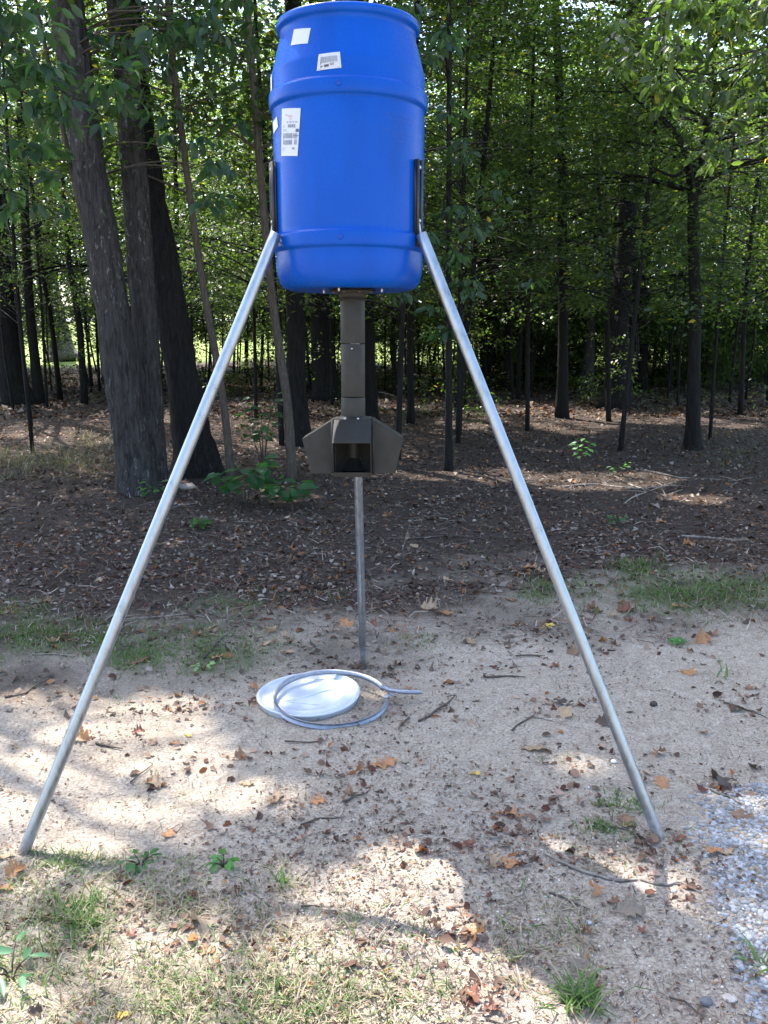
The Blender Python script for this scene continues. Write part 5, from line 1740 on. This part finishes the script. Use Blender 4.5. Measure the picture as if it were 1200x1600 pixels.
def weed(name, label, cat, u, v, nst, hgt_, leafL, per, kind='hick', spread=.6, col=None, wid=.55):
    p = gr(u, v)
    p[2] = float(hgt(p[0], p[1]))
    t = thing(name, label, cat, p)
    for s in range(nst):
        az = s / nst * 6.28 + rng.random()
        tip = np.array([math.cos(az) * spread * hgt_ * (.4 + .8 * rng.random()), math.sin(az) * spread * hgt_ * .8, hgt_ * (.6 + .5 * rng.random())])
        V, Q, T = tube([np.array([0, 0, -.01]), tip * np.array([.4, .4, .6]), tip], [.004 * hgt_ / .3 + .001, .003, .0015], 6, 8)
        mk('stem', V, [Q, T], M['bark brown'], t, None, True)
        for q in range(per):
            f = .45 + .55 * (q + 1) / per
            b = tip * f
            aa_ = az + (-1) ** q * (1.1 - .8 * (q == per - 1)) + rng.normal(0, .25)
            a_ = np.array([[math.cos(aa_), math.sin(aa_), -.1 + rng.normal(0, .15)]])
            cc = palette(1, kind) * 1.25 if col is None else np.array([col]) * (.8 + .4 * rng.random())
            L_ = leafL * (.7 + .5 * rng.random())
            r = place(LEAF6, LEAF6F, b[None], a_, np.array([[rng.normal(0, .25), rng.normal(0, .25) - .2, 1.]]), L_, wid * 1.2, cc)
            mk('leaf', r[0], r[1], M['leaf'], t, r[2], False)
    return t


weed('oak_seedling', 'leafy green seedling at the foot of the thin pale brown sapling', 'seedling', 385, 790, 7, .46, .22, 6, col=(.035, .095, .04))
weed('oak_seedling', 'leafy green seedling just below the pointed left spout', 'seedling', 452, 795, 6, .34, .21, 5, col=(.035, .10, .04))
weed('oak_seedling', 'tall green seedling behind the other two, left of the feed pipe', 'seedling', 412, 742, 6, 1.0, .16, 7, spread=.3, col=(.035, .085, .038))
weed('weed', 'small spreading green plant on the mulch below the thin sapling', 'weed', 312, 828, 5, .10, .09, 4, col=(.05, .12, .035))
weed('weed', 'small green sprout at the foot of the stout left trunk', 'weed', 237, 780, 4, .22, .10, 4, col=(.05, .13, .04))
weed('weed', 'fresh green plant catching sun at the wood edge right of the right leg', 'weed', 905, 735, 4, .42, .09, 6, spread=.3, col=(.07, .19, .05))
weed('weed', 'little green plant at the sunny wood edge, right of the fresh one', 'weed', 968, 745, 3, .2, .07, 4, col=(.07, .17, .05))
weed('weed', 'dark flat rosette with blue-green leaves in the leg shadow', 'weed', 220, 1352, 7, .028, .045, 2, spread=1.6, col=(.05, .13, .05), wid=.4)
weed('weed', 'bright green broad leaved plant right of the dark rosette', 'weed', 350, 1352, 6, .035, .042, 2, spread=1.3, col=(.06, .17, .04), wid=.6)
weed('weed', 'pale mint green weed above the left of the lid', 'weed', 318, 1046, 4, .045, .04, 2, spread=.9, col=(.20, .34, .18), wid=.6)
weed('weed', 'small green weed on the mulch right of the right leg', 'weed', 965, 822, 4, .12, .07, 3, col=(.04, .11, .035))
weed('weed', 'blue-green weed at the bottom left corner', 'weed', 18, 1530, 5, .06, .07, 2, spread=1.4, col=(.09, .20, .12), wid=.3)
weed('weed', 'tiny green weed on sand right of the right leg', 'weed', 1060, 1003, 4, .05, .05, 3, col=(.06, .16, .05))

# ------------------------------------------------------------------ big-leaved limbs hanging into the top corners
def bigleaf_tree(label, base, top, r0, clusters, leafL, kind, bark, per=16, rad=.26):
    b = np.array(base, float)
    b[2] = float(hgt(b[0], b[1])) - .03
    t = thing('hickory_tree', label, 'tree', b)
    pth = [b, b * .7 + np.array(top) * .3, b * .3 + np.array(top) * .7, np.array(top, float)]
    V, Q, T = tube(pth, [r0, r0 * .8, r0 * .55, r0 * .2], 12, 40, .1, 5, .3)
    mk('trunk', V, [Q, T], bark, t, None, True, b)
    C = catmull(pth, 40)
    A, Lf = Acc(), Acc()
    for (u, v, Yc, n) in clusters:
        e = at(u, v, Yc)
        k0 = int(np.argmin(np.abs(C[:, 2] - (e[2] + .25))))
        s = C[k0]
        mid = (s + e) / 2 + np.array([0, 0, .18])
        V, Q, T = tube([s, mid, e], [.014, .009, .003], 6, 14)
        A.add(V, Q, T)
        cs = [e + rng.normal(0, rad, 3) * np.array([1, 1, .55]) for _ in range(n)]
        for c in cs:
            V, Q, T = tube([mid * .25 + e * .75, (e + c) / 2, c], [.004, .003, .0015], 4, 5)
            A.add(V, Q, T)
        r = spray(np.array(cs), rng.normal(0, .4, (n, 3)), per, .15, leafL, kind, tmpl='leaf', droop=.75, filt=True, wid=.5)
        if r:
            Lf.add(r[0], r[1], col=r[2])
    o = A.build('branches', bark, t, True, b)
    o['kind'] = 'stuff'
    o = Lf.build('crown', M['leaf'], t, False, b)
    o['kind'] = 'stuff'
    return t


bigleaf_tree('broad leaved tree beyond the left edge, its large drooping leaves crossing the two left trunks', (-4.3, 7.4, 0), (-4.1, 7.6, 8), .09,
             [(25, 130, 7.2, 7), (-20, 60, 7.1, 7), (60, 150, 7.5, 4), (110, 150, 8., 2), (40, 20, 7.3, 5), (140, 165, 8.2, 2), (20, 215, 7.6, 4), (55, 260, 8., 5), (0, 300, 8., 5), (60, 330, 8.6, 3), (30, 80, 7.6, 4)], .135, 'hick', M['bark'])
bigleaf_tree('slender hickory among the left trunks, its large leaves hanging in front of the middle trunk', (-3.02, 10.75, 0), (-4.45, 10.75, 9), .04,
             [(205, 50, 8.8, 3), (235, 35, 8.6, 4), (210, 110, 8.9, 2), (275, 20, 8.6, 4), (300, 70, 8.8, 2), (330, 40, 8.8, 3), (245, 75, 8.5, 3), (350, 280, 9.2, 4), (385, 270, 9.2, 3), (330, 250, 9.3, 3), (300, 10, 8.6, 3), (370, 10, 9, 3)], .135, 'hick', M['bark brown'])
bigleaf_tree('broad leaved tree behind the drum, its leaves showing against the right edge of the drum', (.85, 11.5, 0), (.75, 11.5, 8), .05,
             [(672, 78, 9.5, 3), (690, 110, 10, 4), (668, 50, 9.5, 3), (700, 40, 10.5, 5), (690, 340, 10.5, 5), (672, 400, 10.5, 4), (700, 420, 10.8, 5), (720, 520, 11., 4), (690, 470, 10.8, 3), (750, 440, 11., 4), (730, 330, 11, 5), (760, 230, 11, 5)], .13, 'hick', M['bark dark'])
bigleaf_tree('broad leaved tree over the top right corner with long hanging leaves', (5.2, 8.9, 0), (4.6, 8.9, 8.5), .08,
             [(1135, 30, 8.3, 6), (1170, 50, 8.2, 5), (1080, 110, 8.6, 5), (1120, 120, 8.6, 5), (1050, 120, 8.8, 4), (1150, 140, 8.5, 5), (1190, 100, 8.2, 5), (1100, 20, 8.5, 7), (1190, 20, 8.2, 7), (1040, 30, 9., 6), (980, 40, 9.2, 5), (1180, 200, 8.6, 5), (1150, 230, 8.8, 4)], .12, 'green', M['bark'])
